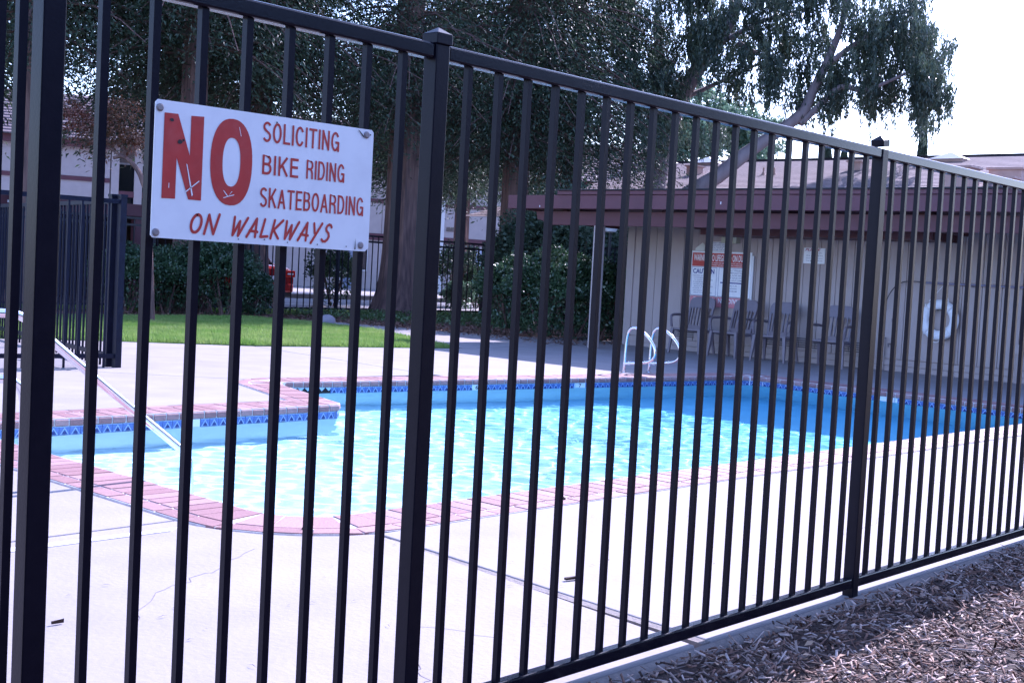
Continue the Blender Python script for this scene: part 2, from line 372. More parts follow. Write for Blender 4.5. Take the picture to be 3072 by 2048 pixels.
for p, t, kind in spots:
    out_n = Vector((t.y, -t.x)); bi = rng.integers(3); src = (nose_me if kind == 0 else flat_me)[bi]
    if (p - Vector((3.95, 4.95))).length < .72 and p.x < 3.95 and p.y < 4.95:
        src = brick_mesh(.098, -.022, .262, -.055, .004, True, None, .098 * (1 + .26 / .36)).mesh('brick', bricks[bi]) if kind == 0 else brick_mesh(.192, .277, .378, -.03, .004, False, None, .222).mesh('brick', bricks[bi])
    ang = math.atan2(t.y, t.x)
    # local +y must point outward
    M4 = Matrix.Translation((p.x, p.y, rng.uniform(-.001, .002))) @ Matrix(((t.x, out_n.x, 0, 0), (t.y, out_n.y, 0, 0), (0, 0, 1, 0), (0, 0, 0, 1)))
    if kind == 1: M4 = M4 @ Matrix.Translation((0, -.33, 0))
    if cnt < 300:
        o = bpy.data.objects.new('brick', src); COL.objects.link(o); o.parent = pool; o.matrix_local = Matrix.Translation((-9, -7, 0)) @ M4
    else:
        q = M(); q.v = [tuple(v.co) for v in src.vertices]; q.f = [tuple(f.vertices) for f in src.polygons]; q.m = [int(bi)] * len(q.f); rest.add(q, M4)
    cnt += 1
o = rest.build('far_brick', bricks, pool); o['kind'] = 'stuff'
# waterline tiles on the sides one can see
def tile_mesh():
    m = M(); w, z0, z1 = .080, -.150, -.058
    m.box(-w / 2, w / 2, -.010, .004, z0, z1, 0)
    y = -.0112
    def tri(p, k, yy): m.poly([(a, yy, b) for a, b in p], k)
    tri([(-.034, -.118), (.034, -.118), (0, -.066)], 1, y)
    tri([(-.027, -.1145), (.027, -.1145), (0, -.0735)], 0, y - .0008)
    tri([(-.017, -.113), (.017, -.113), (.012, -.097), (0, -.086), (-.012, -.097)], 2, y - .0016)
    tri([(-.040, -.0615), (.040, -.0615), (.040, -.0585), (-.040, -.0585)], 1, y)
    tri([(-.028, -.150), (.028, -.150), (0, -.124)], 2, y - .0008)
    return m
tm = tile_mesh(); tme = tm.mesh('tile', [tile_blue, tile_pale, tile_dark])
vis = []
for p, t in walk(INN, .083):
    nrm = Vector((t.y, -t.x))
    if Vector((p.x, p.y)).dot(nrm) > 0: vis.append((p, t))
vis.sort(key=lambda s_: s_[0].x ** 2 + s_[0].y ** 2)
rest = M(); cnt = 0
MK = [(5.51, 8.35), (10.1, 9.8), (11.62, 9.55), (14.45, 6.95), (8.0, 9.95)]
for p, t in vis:
    n_ = Vector((t.y, -t.x))
    if any((Vector(q) - p).length < (.26 if i == 4 else .10) for i, q in enumerate(MK)) and p.y > 5: continue
    M4 = Matrix.Translation((p.x, p.y, 0)) @ Matrix(((t.x, n_.x, 0, 0), (t.y, n_.y, 0, 0), (0, 0, 1, 0), (0, 0, 0, 1)))
    if cnt < 300:
        o = bpy.data.objects.new('tile', tme); COL.objects.link(o); o.parent = pool; o.matrix_local = Matrix.Translation((-9, -7, 0)) @ M4
    else: rest.add(tm, M4)
    cnt += 1
if rest.v: o = rest.build('far_tile', [tile_blue, tile_pale, tile_dark], pool); o['kind'] = 'stuff'

def text_mesh(s, size=1., bold=0., shear=0., sx=1., align='LEFT'):
    c = bpy.data.curves.new('t', 'FONT'); c.body = s; c.size = size; c.offset = bold; c.shear = shear; c.align_x = align; c.resolution_u = 3
    o = bpy.data.objects.new('t', c); COL.objects.link(o); dg = bpy.context.evaluated_depsgraph_get(); dg.update()
    me = bpy.data.meshes.new_from_object(o.evaluated_get(dg)); bpy.data.objects.remove(o); bpy.data.curves.remove(c)
    return me
def put_text(parent, name, s, m, T, width=None, height=None, bold=0., shear=0.):
    """flat lettering fitted to a width x height box; T maps (x right, y up) of the sign face to the world"""
    me = text_mesh(s, 1., bold, shear); n = len(me.vertices); co = np.empty(n * 3, dtype=np.float32); me.vertices.foreach_get('co', co); co = co.reshape(-1, 3)
    mn, mx = co.min(0), co.max(0); co -= mn; d = np.maximum(mx - mn, 1e-6)
    co[:, 0] *= width / d[0]; co[:, 1] *= height / d[1]; co[:, 2] = 0
    R_ = np.array(T.to_3x3()); tv = np.array(T.translation)
    co = co @ R_.T + tv - np.array(WL[parent.as_pointer()]); me.vertices.foreach_set('co', co.astype(np.float32).reshape(-1)); me.materials.clear(); me.materials.append(m); me.name = name
    me.update(); return link(name, me, parent, WL[parent.as_pointer()])
# depth markers and skimmer on the pool wall
def face(p, ydir):  # frame: x along the wall (to the right seen from the water), y up
    return None
for i, q in enumerate(MK[:4]):
    best = min(walk(INN, .02), key=lambda s_: (s_[0] - Vector(q)).length); p, t = best; n_ = Vector((t.y, -t.x))
    m = M(); a = p - t * .075; b = p + t * .075; inn = -n_ * .012
    m.hexa([(a.x + n_.x * .003, a.y + n_.y * .003, -.17), (b.x + n_.x * .003, b.y + n_.y * .003, -.17), (b.x + inn.x, b.y + inn.y, -.17), (a.x + inn.x, a.y + inn.y, -.17),
            (a.x + n_.x * .003, a.y + n_.y * .003, -.058), (b.x + n_.x * .003, b.y + n_.y * .003, -.058), (b.x + inn.x, b.y + inn.y, -.058), (a.x + inn.x, a.y + inn.y, -.058)])
    m.build('depth_marker', tile_white, pool)
    r = -t; T = Matrix.Translation((p.x + inn.x * 1.12 - r.x * .03, p.y + inn.y * 1.12 - r.y * .03, -.108)) @ Matrix(((r.x, 0, -n_.x, 0), (r.y, 0, -n_.y, 0), (0, 1, 0, 0), (0, 0, 0, 1)))
    put_text(pool, 'depth_number', ['1', '6', '7', '8'][i], carb, T, .018 if i == 0 else .04, .042, .02)
p, t = min(walk(INN, .02), key=lambda s_: (s_[0] - Vector(MK[4])).length); n_ = Vector((t.y, -t.x))
a = p - t * .24; b = p + t * .24
m = M(); m.poly([(a.x - n_.x * .006, a.y - n_.y * .006, -.16), (b.x - n_.x * .006, b.y - n_.y * .006, -.16), (b.x - n_.x * .006, b.y - n_.y * .006, -.062), (a.x - n_.x * .006, a.y - n_.y * .006, -.062)], 0)
for k in range(6):
    c0 = a + t * (.08 * k + .004); c1 = c0 + t * .072; cm = (c0 + c1) / 2; o_ = -n_ * .009
    m.poly([(c0.x + o_.x, c0.y + o_.y, -.062), (cm.x + o_.x, cm.y + o_.y, -.095), (c1.x + o_.x, c1.y + o_.y, -.062)], 1)
m.build('skimmer', [slatd, tile_pale], pool)
# water
wm = bpy.data.materials.new('pool_water'); wm.use_nodes = True; t = wm.node_tree; t.nodes.clear(); N = t.nodes.new; L = t.links.new
out = N('ShaderNodeOutputMaterial'); gl = N('ShaderNodeBsdfRefraction'); gl.inputs['Roughness'].default_value = 0; gl.inputs['IOR'].default_value = 1.33
L(gl.outputs[0], out.inputs[0])
tc = N('ShaderNodeTexCoord'); sx_ = N('ShaderNodeSeparateXYZ'); L(tc.outputs['Object'], sx_.inputs[0]); rr = N('ShaderNodeMapRange'); rr.inputs[1].default_value = 4.0; rr.inputs[2].default_value = 14.0
L(sx_.outputs[0], rr.inputs[0]); mx = N('ShaderNodeMix'); mx.data_type = 'RGBA'; mx.inputs[6].default_value = (.86, .97, 1, 1); mx.inputs[7].default_value = (.42, .80, .97, 1)   # the water column gets deeper and bluer towards +X
L(rr.outputs[0], mx.inputs[0]); L(mx.outputs[2], gl.inputs['Color'])
h = .028; X0, X1, Y0, Y1 = 3.4, 14.9, 4.4, 10.3; gx = np.arange(X0, X1, h); gy = np.arange(Y0, Y1, h); nx, ny = len(gx), len(gy)
def inside(P_, poly):
    x, y = P_[:, 0], P_[:, 1]; r = np.zeros(len(P_), bool); n = len(poly)
    for i in range(n):
        (x0, y0), (x1, y1) = poly[i], poly[(i + 1) % n]
        c = ((y0 > y) != (y1 > y)) & (x < (x1 - x0) * (y - y0) / (y1 - y0 + 1e-12) + x0); r ^= c
    return r
XX, YY = np.meshgrid(gx, gy, indexing='ij'); Z = np.zeros_like(XX)
rw = np.random.default_rng(3)
for _ in range(46):
    lam = rw.uniform(.085, .30); th_ = rw.uniform(0, 2 * PI); k_ = 2 * PI / lam; Z += lam ** 1.25 * .00165 * np.sin(k_ * (math.cos(th_) * XX + math.sin(th_) * YY) + rw.uniform(0, 6))
cx_, cy_ = XX[:-1, :-1] + h / 2, YY[:-1, :-1] + h / 2
ins = inside(np.stack([cx_.ravel(), cy_.ravel()], 1), offset(INN, .08)).reshape(cx_.shape)
ids = lambda i, j: i * ny + j
V = np.stack([XX.ravel(), YY.ravel(), ZW + Z.ravel()], 1); nb0 = len(V); V = np.concatenate([V, np.stack([XX.ravel(), YY.ravel(), np.full(nb0, FLOOR - .1)], 1)]); Fl = []
I, J = np.nonzero(ins)
for i, j in zip(I.tolist(), J.tolist()):
    a, b, c, d = ids(i, j), ids(i + 1, j), ids(i + 1, j + 1), ids(i, j + 1); Fl.append((a, b, c, d)); Fl.append((nb0 + d, nb0 + c, nb0 + b, nb0 + a))
    for (di, dj), (p, q) in (((-1, 0), (d, a)), ((1, 0), (b, c)), ((0, -1), (a, b)), ((0, 1), (c, d))):
        ii, jj = i + di, j + dj
        if not (0 <= ii < ins.shape[0] and 0 <= jj < ins.shape[1] and ins[ii, jj]): Fl.append((q, p, nb0 + p, nb0 + q))
Fl = np.array(Fl); used = np.unique(Fl); rm = np.full(len(V), -1); rm[used] = np.arange(len(used))
wo = fast('water', V[used], rm[Fl], wm, smooth=True); struct(wo)
wo.cycles.is_caustics_caster = True; sl.cycles.is_caustics_light = True
SC.cycles.caustics_refractive = True
for o in pool.children:
    if o.name.startswith(('basin',)): o.cycles.is_caustics_receiver = True

# ================================================================== FRONT FENCE
fence = empty('metal_fence', (4.6, 2.323, -.05), 'tall black metal picket fence across the foreground in front of the pool', 'fence')
YF0, YF1 = 2.300, 2.346; YM = (YF0 + YF1) / 2
def picket_me(h, w, name='picket'):
    m = M(); m.box(-w / 2, w / 2, -w / 2, w / 2, 0, h); return m.mesh(name, iron)
pk = picket_me(1.66, .0175)
posts = [-.11, 1.186, 2.206, 4.603, 7.0, 9.4, 11.8]
pm = M(); pm.box(-.023, .023, -.023, .023, -.1, 1.755); pme = pm.mesh('post', iron)
cm_ = M(); cm_.box(-.027, .027, -.027, .027, 1.755, 1.782)
cm_.v += [(-.027, -.027, 1.782), (.027, -.027, 1.782), (.027, .027, 1.782), (-.027, .027, 1.782), (0, 0, 1.80)]
for k in range(4): cm_.f.append((8 + k, 8 + (k + 1) % 4, 12)); cm_.m.append(0)
cme = cm_.mesh('cap', iron)
for x in posts:
    p = link('post', pme, fence, (x, YM, 0), bevel=.0025); c_ = link('cap', cme, p, (x, YM, 0), bevel=.002)
    if x == 4.603: c_.matrix_local = Matrix.Translation((0, 0, 1.765)) @ Matrix.Rotation(-.16, 4, 'Y') @ Matrix.Translation((-.004, 0, -1.755))
for a, b in zip(posts[:-1], posts[1:]):
    n = 9 if abs(a - 1.186) < .01 else (21 if a > 1.3 else 11)
    m = M(); m.box(a + .0235, b - .0235, YM - .019, YM + .019, 1.718, 1.757); m.build('top_rail', rail_iron, fence, bevel=.006)
    m = M(); m.box(a + .0235, b - .0235, YM - .019, YM + .019, .032, .072); m.build('bottom_rail', rail_iron, fence, bevel=.005)
    xs = [a + (b - a) * k / n for k in range(1, n)] if a > 1.1 else [1.131, 1.089, .976, .863, .75]
    for x in xs: link('picket', pk, fence, (x, YM, .065))
# the sign
sg = empty('notice_sign', (1.69, YF0 - .012, 1.37), 'white enamel sign lettered NO SOLICITING BIKE RIDING SKATEBOARDING ON WALKWAYS in red', 'sign')
YS = YF0 - .012
def sp(x, z, d=0): return (1.395 + x, YS - .002 - d, z)
m = M(); out_ = [(.003, 1.237), (.003, 1.505), (.009, 1.511), (.578, 1.516), (.584, 1.510), (.584, 1.240), (.574, 1.2315), (.566, 1.231), (.008, 1.232)]
b0 = len(m.v); n = len(out_); m.v = [sp(a, z) for a, z in out_] + [(1.395 + a, YS + .0005, z) for a, z in out_]
m.f = [tuple(range(n))[::-1], tuple(range(n, 2 * n))] + [(i, (i + 1) % n, n + (i + 1) % n, n + i) for i in range(n)]; m.m = [0] * len(m.f)
m.build('plate', signw, sg)
Tsg = lambda x, z, d=.0008: Matrix.Translation(sp(x, z, d)) @ Matrix(((1, 0, 0, 0), (0, 0, -1, 0), (0, 1, 0, 0), (0, 0, 0, 1)))
m = M()
def flat(m, pts, d=.0008, k=None): m.poly([sp(a, z, d) for a, z in pts], k)
flat(m, [(.024, 1.313), (.056, 1.314), (.056, 1.487), (.024, 1.486)]); flat(m, [(.087, 1.315), (.118, 1.315), (.118, 1.489), (.087, 1.487)])
flat(m, [(.056, 1.487), (.056, 1.398), (.087, 1.315), (.087, 1.405)], .0008)
m.build('letter_n', redp, sg)
def ribbon(m, pts, wd, T, d, closed=False, cap=False):
    P_ = [Vector((p[0], p[1])) for p in pts]; n = len(P_); L_, R_ = [], []
    for i in range(n):
        a = P_[i - 1] if (i > 0 or closed) else P_[i]; b = P_[(i + 1) % n] if (i < n - 1 or closed) else P_[i]
        t1 = (P_[i] - a); t2 = (b - P_[i]); t1 = t1.normalized() if t1.length > 1e-7 else t2.normalized(); t2 = t2.normalized() if t2.length > 1e-7 else t1
        n1 = Vector((-t1.y, t1.x)); n2 = Vector((-t2.y, t2.x)); mm = n1 + n2; mm = mm.normalized() if mm.length > 1e-6 else n1; k = min(1 / max(mm.dot(n1), .3), 2.2)
        L_.append(P_[i] + mm * wd / 2 * k); R_.append(P_[i] - mm * wd / 2 * k)
    for i in range(n if closed else n - 1):
        j = (i + 1) % n; m.poly([T(q, d) for q in (R_[i], R_[j], L_[j], L_[i])])
    if cap:
        for c in (P_[0], P_[-1]): m.poly([T(c + Vector((math.cos(a), math.sin(a))) * wd / 2, d + .00004) for a in np.linspace(0, 2 * PI, 11)[:-1]])
def ell(cx, cy, rx, ry, a0, a1, n=14): return [(cx + rx * math.cos(math.radians(a0 + (a1 - a0) * k / n)), cy + ry * math.sin(math.radians(a0 + (a1 - a0) * k / n))) for k in range(n + 1)]
h_ = .07   # half a stroke, in units of the letter height
GL = {  # block letters on a unit height: (width, strokes)
 'I': (.14, [[(.07, 0), (.07, 1)]]), 'L': (.46, [[(.07, 1), (.07, .07)], [(0, .065), (.46, .065)]]),
 'T': (.54, [[(.27, 0), (.27, .94)], [(0, .935), (.54, .935)]]), 'E': (.48, [[(.07, 0), (.07, 1)], [(.07, .935), (.47, .935)], [(.07, .53), (.44, .53)], [(.07, .065), (.48, .065)]]),
 'N': (.54, [[(.07, 0), (.07, 1)], [(.47, 0), (.47, 1)], [(.075, .95), (.465, .05)]]), 'K': (.56, [[(.07, 0), (.07, 1)], [(.50, .985), (.10, .40)], [(.22, .58), (.52, .01)]]),
 'A': (.60, [[(.065, 0), (.30, .96)], [(.535, 0), (.30, .96)], [(.14, .32), (.46, .32)]]),
 'O': (.58, [ell(.29, .5, .22, .435, 90, 450, 30)]), 'C': (.56, [ell(.29, .5, .22, .435, 32, 328, 26)]),
 'G': (.58, [ell(.29, .5, .22, .435, 34, 325, 26), [(.30, .46), (.52, .46)], [(.51, .50), (.51, 0)]]),
 'D': (.55, [[(.07, 0), (.07, 1)], [(.07, .935), (.24, .935)] + ell(.24, .5, .24, .435, 88, -88, 16) + [(.07, .065)]]),
 'B': (.53, [[(.07, 0), (.07, 1)], [(.07, .935), (.28, .935)] + ell(.27, .735, .165, .20, 88, -88, 10) + [(.07, .535)], [(.07, .533), (.28, .533)] + ell(.28, .30, .185, .235, 88, -88, 10) + [(.07, .065)]]),
 'R': (.55, [[(.07, 0), (.07, 1)], [(.07, .935), (.29, .935)] + ell(.28, .725, .185, .21, 88, -88, 10) + [(.07, .515)], [(.30, .51), (.42, .42), (.45, .30), (.465, 0)]]),
 'S': (.52, [ell(.265, .735, .195, .20, 25, 180, 10) + [(.08, .66), (.16, .58), (.36, .46), (.44, .38), (.455, .29)] + ell(.26, .27, .195, .205, 0, -160, 10)]),
 ' ': (.22, [])}
def block_text(m, txt, x, z, width, height, gap=.10, wd=.122, glyphs=GL, shear=0., cap=False, dz=None):
    tot = sum(glyphs[c][0] for c in txt) + gap * (len(txt) - 1); sx_ = width / (tot * height); cx = 0.; q = 0
    for c in txt:
        gw, st = glyphs[c]
        for s_ in st:
            q += 1; up_ = dz[q % len(dz)] if dz else 0
            pts = [((cx + p[0]) * sx_ * height + shear * p[1] * height + x, p[1] * height + z + up_) for p in s_]
            ribbon(m, pts, wd * height * (sx_ ** .5), lambda v, d: sp(v.x, v.y, d), .0008 + .00005 * (q % 6), closed=False, cap=cap)
        cx += gw + gap
BR = {'O': (.66, [ell(.33, .5, .27, .46, 100, 465, 24)]), 'N': (.72, [[(.06, 0), (.12, 1)], [(.12, .98), (.56, .03)], [(.56, .02), (.68, 1.05)]]),
 'W': (.86, [[(.04, 1.0), (.14, .05)], [(.14, .03), (.42, .80)], [(.42, .78), (.48, .03)], [(.48, .02), (.86, 1.0)]]),
 'A': (.66, [[(.0, .0), (.42, 1.0)], [(.42, 1.0), (.54, .02)], [(.12, .34), (.62, .30)]]), 'L': (.50, [[(.12, 1), (.06, .06)], [(.05, .05), (.50, .10)]]),
 'K': (.70, [[(.10, 1), (.06, 0)], [(.64, 1.02), (.08, .38)], [(.20, .42), (.56, .02)]]), 'Y': (.62, [[(.06, 1.0), (.24, .45)], [(.62, 1.03), (.10, -.10)]]),
 'S': (.58, [[(.54, .86), (.46, .98), (.34, 1.0), (.22, .92), (.18, .78), (.24, .64), (.42, .50), (.48, .34), (.42, .16), (.28, .04), (.12, .04), (.02, .14)]]), ' ': (.7, [])}
m = M(); K = 40
for i in range(K):
    a, b = 2 * PI * i / K, 2 * PI * (i + 1) / K
    def e(t, rx, rz, q=2.3):
        c, s_ = math.cos(t), math.sin(t); return (.190 + rx * math.copysign(abs(c) ** (2 / q), c), 1.402 + rz * math.copysign(abs(s_) ** (2 / q), s_))
    flat(m, [e(a, .053, .0915), e(b, .053, .0915), e(b, .0225, .0515), e(a, .0225, .0515)][::-1])
m.build('letter_o', redp, sg)
for s_, x, z, wd_, h in (('SOLICITING', .268, 1.4545, .2135, .0445), ('BIKE', .269, 1.3845, .099, .0425), ('RIDING', .390, 1.3855, .111, .0425), ('SKATEBOARDING', .267, 1.3130, .2955, .0435)):
    m = M(); block_text(m, s_, x, z, wd_, h); m.build('lettering', redp, sg)
for s_, x, wd_ in (('ON', .090, .068), ('WALKWAYS', .194, .270)):
    m = M(); block_text(m, s_, x, 1.2465, wd_, .0405, gap=.16, wd=.145, glyphs=BR, shear=.22, cap=True); m.build('lettering', redp, sg)
# scratches and rust marks
m = M()
for pts in ([(.079, 1.388), (.0815, 1.386), (.0975, 1.325), (.0945, 1.322)], [(.079, 1.331), (.080, 1.329), (.112, 1.354), (.111, 1.356)], [(.205, 1.478), (.2065, 1.478), (.212, 1.459), (.2105, 1.459)],
            [(.171, 1.341), (.173, 1.341), (.184, 1.330), (.183, 1.328)], [(.183, 1.328), (.185, 1.330), (.193, 1.341), (.1945, 1.340)], [(.172, 1.326), (.1725, 1.3245), (.200, 1.333), (.199, 1.3345)], [(.039, 1.345), (.0405, 1.345), (.0405, 1.335), (.039, 1.335)]): flat(m, pts, .0016)
m.build('scratch', signw, sg)
m = M()
for x, z, r in ((.041, 1.473, .0045), (.062, 1.431, .006), (.070, 1.435, .0035), (.303, 1.500, .0022), (.573, 1.504, .002), (.283, 1.243, .002), (.3455, 1.240, .0018), (.43, 1.240, .0018), (.515, 1.240, .0018), (.215, 1.240, .0018)):
    m.poly([sp(x + r * math.cos(a) * rng.uniform(.7, 1.3), z + r * .8 * math.sin(a), .0017) for a in np.linspace(0, 2 * PI, 9)[:-1]][::-1])
flat(m, [(.540, 1.510), (.534, 1.512), (.5475, 1.500), (.556, 1.493), (.553, 1.499)], .0017); flat(m, [(.540, 1.2345), (.5435, 1.2345), (.5425, 1.262)], .0017)
m.build('rust_mark', carb, sg)
for x, z in ((.013, 1.495), (.562, 1.503), (.014, 1.243), (.559, 1.245)):
    m = M(); c = sp(x, z, 0)
    for k, (r0, d0, r1, d1) in enumerate(((.0082, 0, .0082, .0022), (.0082, .0022, .0055, .0040))):
        for i in range(14):
            a, b = 2 * PI * i / 14, 2 * PI * (i + 1) / 14
            m.poly([(c[0] + r0 * math.cos(a), c[1] - d0, c[2] + r0 * math.sin(a)), (c[0] + r0 * math.cos(b), c[1] - d0, c[2] + r0 * math.sin(b)), (c[0] + r1 * math.cos(b), c[1] - d1, c[2] + r1 * math.sin(b)), (c[0] + r1 * math.cos(a), c[1] - d1, c[2] + r1 * math.sin(a))])
    m.poly([(c[0] + .0055 * math.cos(a), c[1] - .004, c[2] + .0055 * math.sin(a)) for a in np.linspace(0, 2 * PI, 15)[:-1]])
    m.build('bolt', rust, sg)

# near mulch chips
n = 42000
P_ = np.stack([rng.uniform(2.2, 10.5, n), YE - .050 - np.abs(rng.uniform(0, 1, n)) * 2.0, np.zeros(n)], 1)
keep = (P_[:, 1] > .9 - 0 * P_[:, 0]) & (P_[:, 1] > P_[:, 0] * .22 - .15) ; P_ = P_[keep]; n = len(P_)
P_[:, 2] = -.006 + rng.uniform(-.004, .024, n) + .016 * np.sin(P_[:, 0] * 6.3 + 2 * np.sin(P_[:, 1] * 5)) * np.sin(P_[:, 1] * 11 + P_[:, 0] * 3)
ln = rng.gamma(2.2, .012, n) + .008; ln = np.where(rng.random(n) < .035, ln * 2.2, ln); wd_ = rng.uniform(.003, .010, n); th = rng.uniform(.0015, .004, n)
az = rng.uniform(0, 2 * PI, n); el = rng.normal(0, .42, n)
D = np.stack([np.cos(az) * np.cos(el), np.sin(az) * np.cos(el), np.sin(el)], 1); Un = norm(np.stack([rng.normal(0, .45, n), rng.normal(0, .45, n), np.ones(n)], 1)); S = norm(np.cross(D, Un)); U = norm(np.cross(S, D))
V = np.concatenate([(P_ + sx_ * D * (ln * fx)[:, None] / 2 + sy_ * S * wd_[:, None] / 2 * fy + sz_ * U * th[:, None] / 2)[:, None] for sz_ in (-1, 1) for sx_, sy_, fx, fy in ((-1, -1, 1, .7), (1, -1, .9, 1), (1, 1, 1, .6), (-1, 1, .92, 1))], 1).reshape(-1, 3)
bf = np.array([(4, 5, 6, 7), (0, 1, 5, 4), (1, 2, 6, 5), (2, 3, 7, 6), (3, 0, 4, 7)]); Fq = (np.arange(n)[:, None, None] * 8 + bf[None]).reshape(-1, 4)
mi = np.repeat(rng.choice(4, n, p=(.36, .28, .22, .14)), 5)
tag(fast('bark_mulch', V, Fq, mulchm, mi=mi), 'loose brown and grey bark mulch outside the fence', None, kind='stuff')
# leaf litter: dry leaves
n = 260; P_ = np.stack([rng.uniform(2.8, 9, n), rng.uniform(.9, 2.2, n), rng.uniform(.0, .022, n)], 1); az = rng.uniform(0, 2 * PI, n)
V, Fq = leaf_quads(P_, np.stack([np.cos(az), np.sin(az), rng.normal(0, .2, n)], 1), np.stack([rng.normal(0, .4, n), rng.normal(0, .4, n), np.ones(n)], 1), rng.uniform(.02, .045, n), rng.uniform(.012, .022, n))
tag(fast('leaf_litter', V, Fq, [mat('tan_leaf', (.42, .30, .2), .7, c2=(.25, .1, .06), scale=12)]), 'scattered dry leaves on the mulch', None, kind='stuff')
for x, y, l_, a, lab in ((3.86, 3.13, .085, -.25, 'dark strip of bark lying on the deck right of the expansion joint'), (2.0, 3.73, .04, -.1, 'small brown wood chip on the deck at lower left'), (3.55, 4.45, .03, .5, 'tiny curled leaf on the pink coping bricks near the corner'), (5.2, 4.32, .045, 1.1, 'dark curled leaf on the coping beyond the centre post')):
    m = M(); d = Vector((math.cos(a), math.sin(a))); s_ = Vector((-d.y, d.x)) * l_ * .09
    m.hexa([(-d.x * l_ / 2 - s_.x, -d.y * l_ / 2 - s_.y, 0), (d.x * l_ / 2 - s_.x * .7, d.y * l_ / 2 - s_.y * .7, 0), (d.x * l_ / 2 + s_.x, d.y * l_ / 2 + s_.y, 0), (-d.x * l_ / 2 + s_.x * .8, -d.y * l_ / 2 + s_.y * .8, 0),
            (-d.x * l_ / 2 - s_.x, -d.y * l_ / 2 - s_.y, .008), (d.x * l_ / 2 - s_.x * .7, d.y * l_ / 2 - s_.y * .7, .014), (d.x * l_ / 2 + s_.x, d.y * l_ / 2 + s_.y, .011), (-d.x * l_ / 2 + s_.x * .8, -d.y * l_ / 2 + s_.y * .8, .009)])
    m.v = [(p[0] + x, p[1] + y, p[2] + .005) for p in m.v]
    tag(m.build('bark_chip' if 'leaf' not in lab else 'dry_leaf', mulchm[2], at=(x, y, .005)), lab, 'debris')
n = 150; P_ = np.stack([rng.uniform(2, 14, n), rng.uniform(2.5, 4.2, n), np.full(n, .004)], 1); az = rng.normal(-.6, .7, n)
V, Fq = leaf_quads(P_, np.stack([np.cos(az), np.sin(az), rng.normal(0, .02, n)], 1), np.tile([0, 0, 1.], (n, 1)), rng.uniform(.012, .05, n), rng.uniform(.002, .005, n))
tag(fast('deck_litter', V, Fq, mulchm[2:3]), 'needles and twigs fallen on the deck', None, kind='stuff')

# ================================================================== POOL RAILS
def smooth_pts(pts, n=6):
    P_ = [Vector(p) for p in pts]; P_ = [P_[0] * 2 - P_[1]] + P_ + [P_[-1] * 2 - P_[-2]]; r = []
    for i in range(1, len(P_) - 2):
        for k in range(n):
            t = k / n; a, b, c, d = P_[i - 1], P_[i], P_[i + 1], P_[i + 2]
            r.append(.5 * ((2 * b) + (c - a) * t + (2 * a - 5 * b + 4 * c - d) * t * t + (3 * b - a - 3 * c + d) * t ** 3))
    return r + [P_[-2]]
hr = empty('handrail', (3.2, 5.9, 0), 'chrome stair handrail sloping down into the shallow end at left', 'handrail')
yr = 5.9
m = M(); m.tube(smooth_pts([(2.55, yr, 0), (2.55, yr, .3), (2.57, yr, .72), (2.66, yr, .855), (2.84, yr, .875), (2.95, yr, .845), (3.10, yr, .725), (3.42, yr, .475), (3.78, yr, .20), (3.87, yr, .12), (3.905, yr, .0), (3.91, yr, -.42)], 8), .0225, 14); m.build('rail', chrome, hr, smooth=True)
m = M(); m.tube(smooth_pts([(2.57, yr, .56), (2.80, yr, .56), (2.90, yr, .54), (2.945, yr, .46), (2.95, yr, .3), (2.95, yr, 0)], 8), .0225, 14); m.build('lower_rail', chrome, hr, smooth=True)
def ladder(x, y):
    m = M(); T = [(0, 0, 0), (0, -.01, .12), (0, -.02, .42), (0, -.06, .55), (0, -.14, .585), (0, -.26, .545), (0, -.38, .46), (0, -.46, .36), (0, -.475, .26), (0, -.42, .19), (0, -.30, .155), (0, -.05, .125), (0, .0, .12)]
    return m.tube(smooth_pts([(a, b, c) for a, b, c in T], 6), .0195, 12)
lad = ladder(0, 0)
for x, y, lab in ((12.93, 9.86, 'left of the two chrome grab rails on the far pool edge'), (13.33, 9.76, 'right of the two chrome grab rails on the far pool edge')):
    t_ = empty('grab_rail', (x, y, 0), lab, 'grab rail', 'grab rails of the pool ladder')
    me = lad.mesh('tube', chrome, smooth=True); link('tube', me, t_, (x, y, 0))
    m = M(); m.lathe((x, y, 0), [(.045, 0.001), (.045, .008), (.022, .014)], 16); m.build('flange', chrome, t_)

# ================================================================== POOL BUILDING
XW = 18.5
pb = empty('pool_building', (XW, 9, 0), 'low flat-roofed beige siding building with maroon fascia beyond the pool', 'building')
m = M(); m.box(XW + .02, 25, 2.2, 14.13, -.1, 2.4); m.build('wall', siding, pb)
nb = 40; wy = (14.12 - 2.2) / nb
bd = M(); bd.box(-.012, .02, .004, wy - .006, .19, 2.35); bme = bd.mesh('siding_board', siding)
for k in range(nb): link('siding_board', bme, pb, (XW, 2.2 + k * wy, 0))
m = M(); m.box(XW - .03, XW + .02, 2.2, 14.14, .085, .18); m.build('base_trim', siding, pb, bevel=.004)
m = M(); m.box(XW - .02, XW + .02, 2.2, 14.14, -.02, .08); m.build('base_trim', siding, pb, bevel=.004)
m = M(); m.box(XW - .035, XW + .01, 14.0, 14.16, -.02, 2.35); m.build('corner_board', siding, pb, bevel=.004)
m = M(); m.box(XW - .036, XW + .01, 7.9, 7.98, -.02, 2.35); m.build('corner_board', siding, pb, bevel=.004)
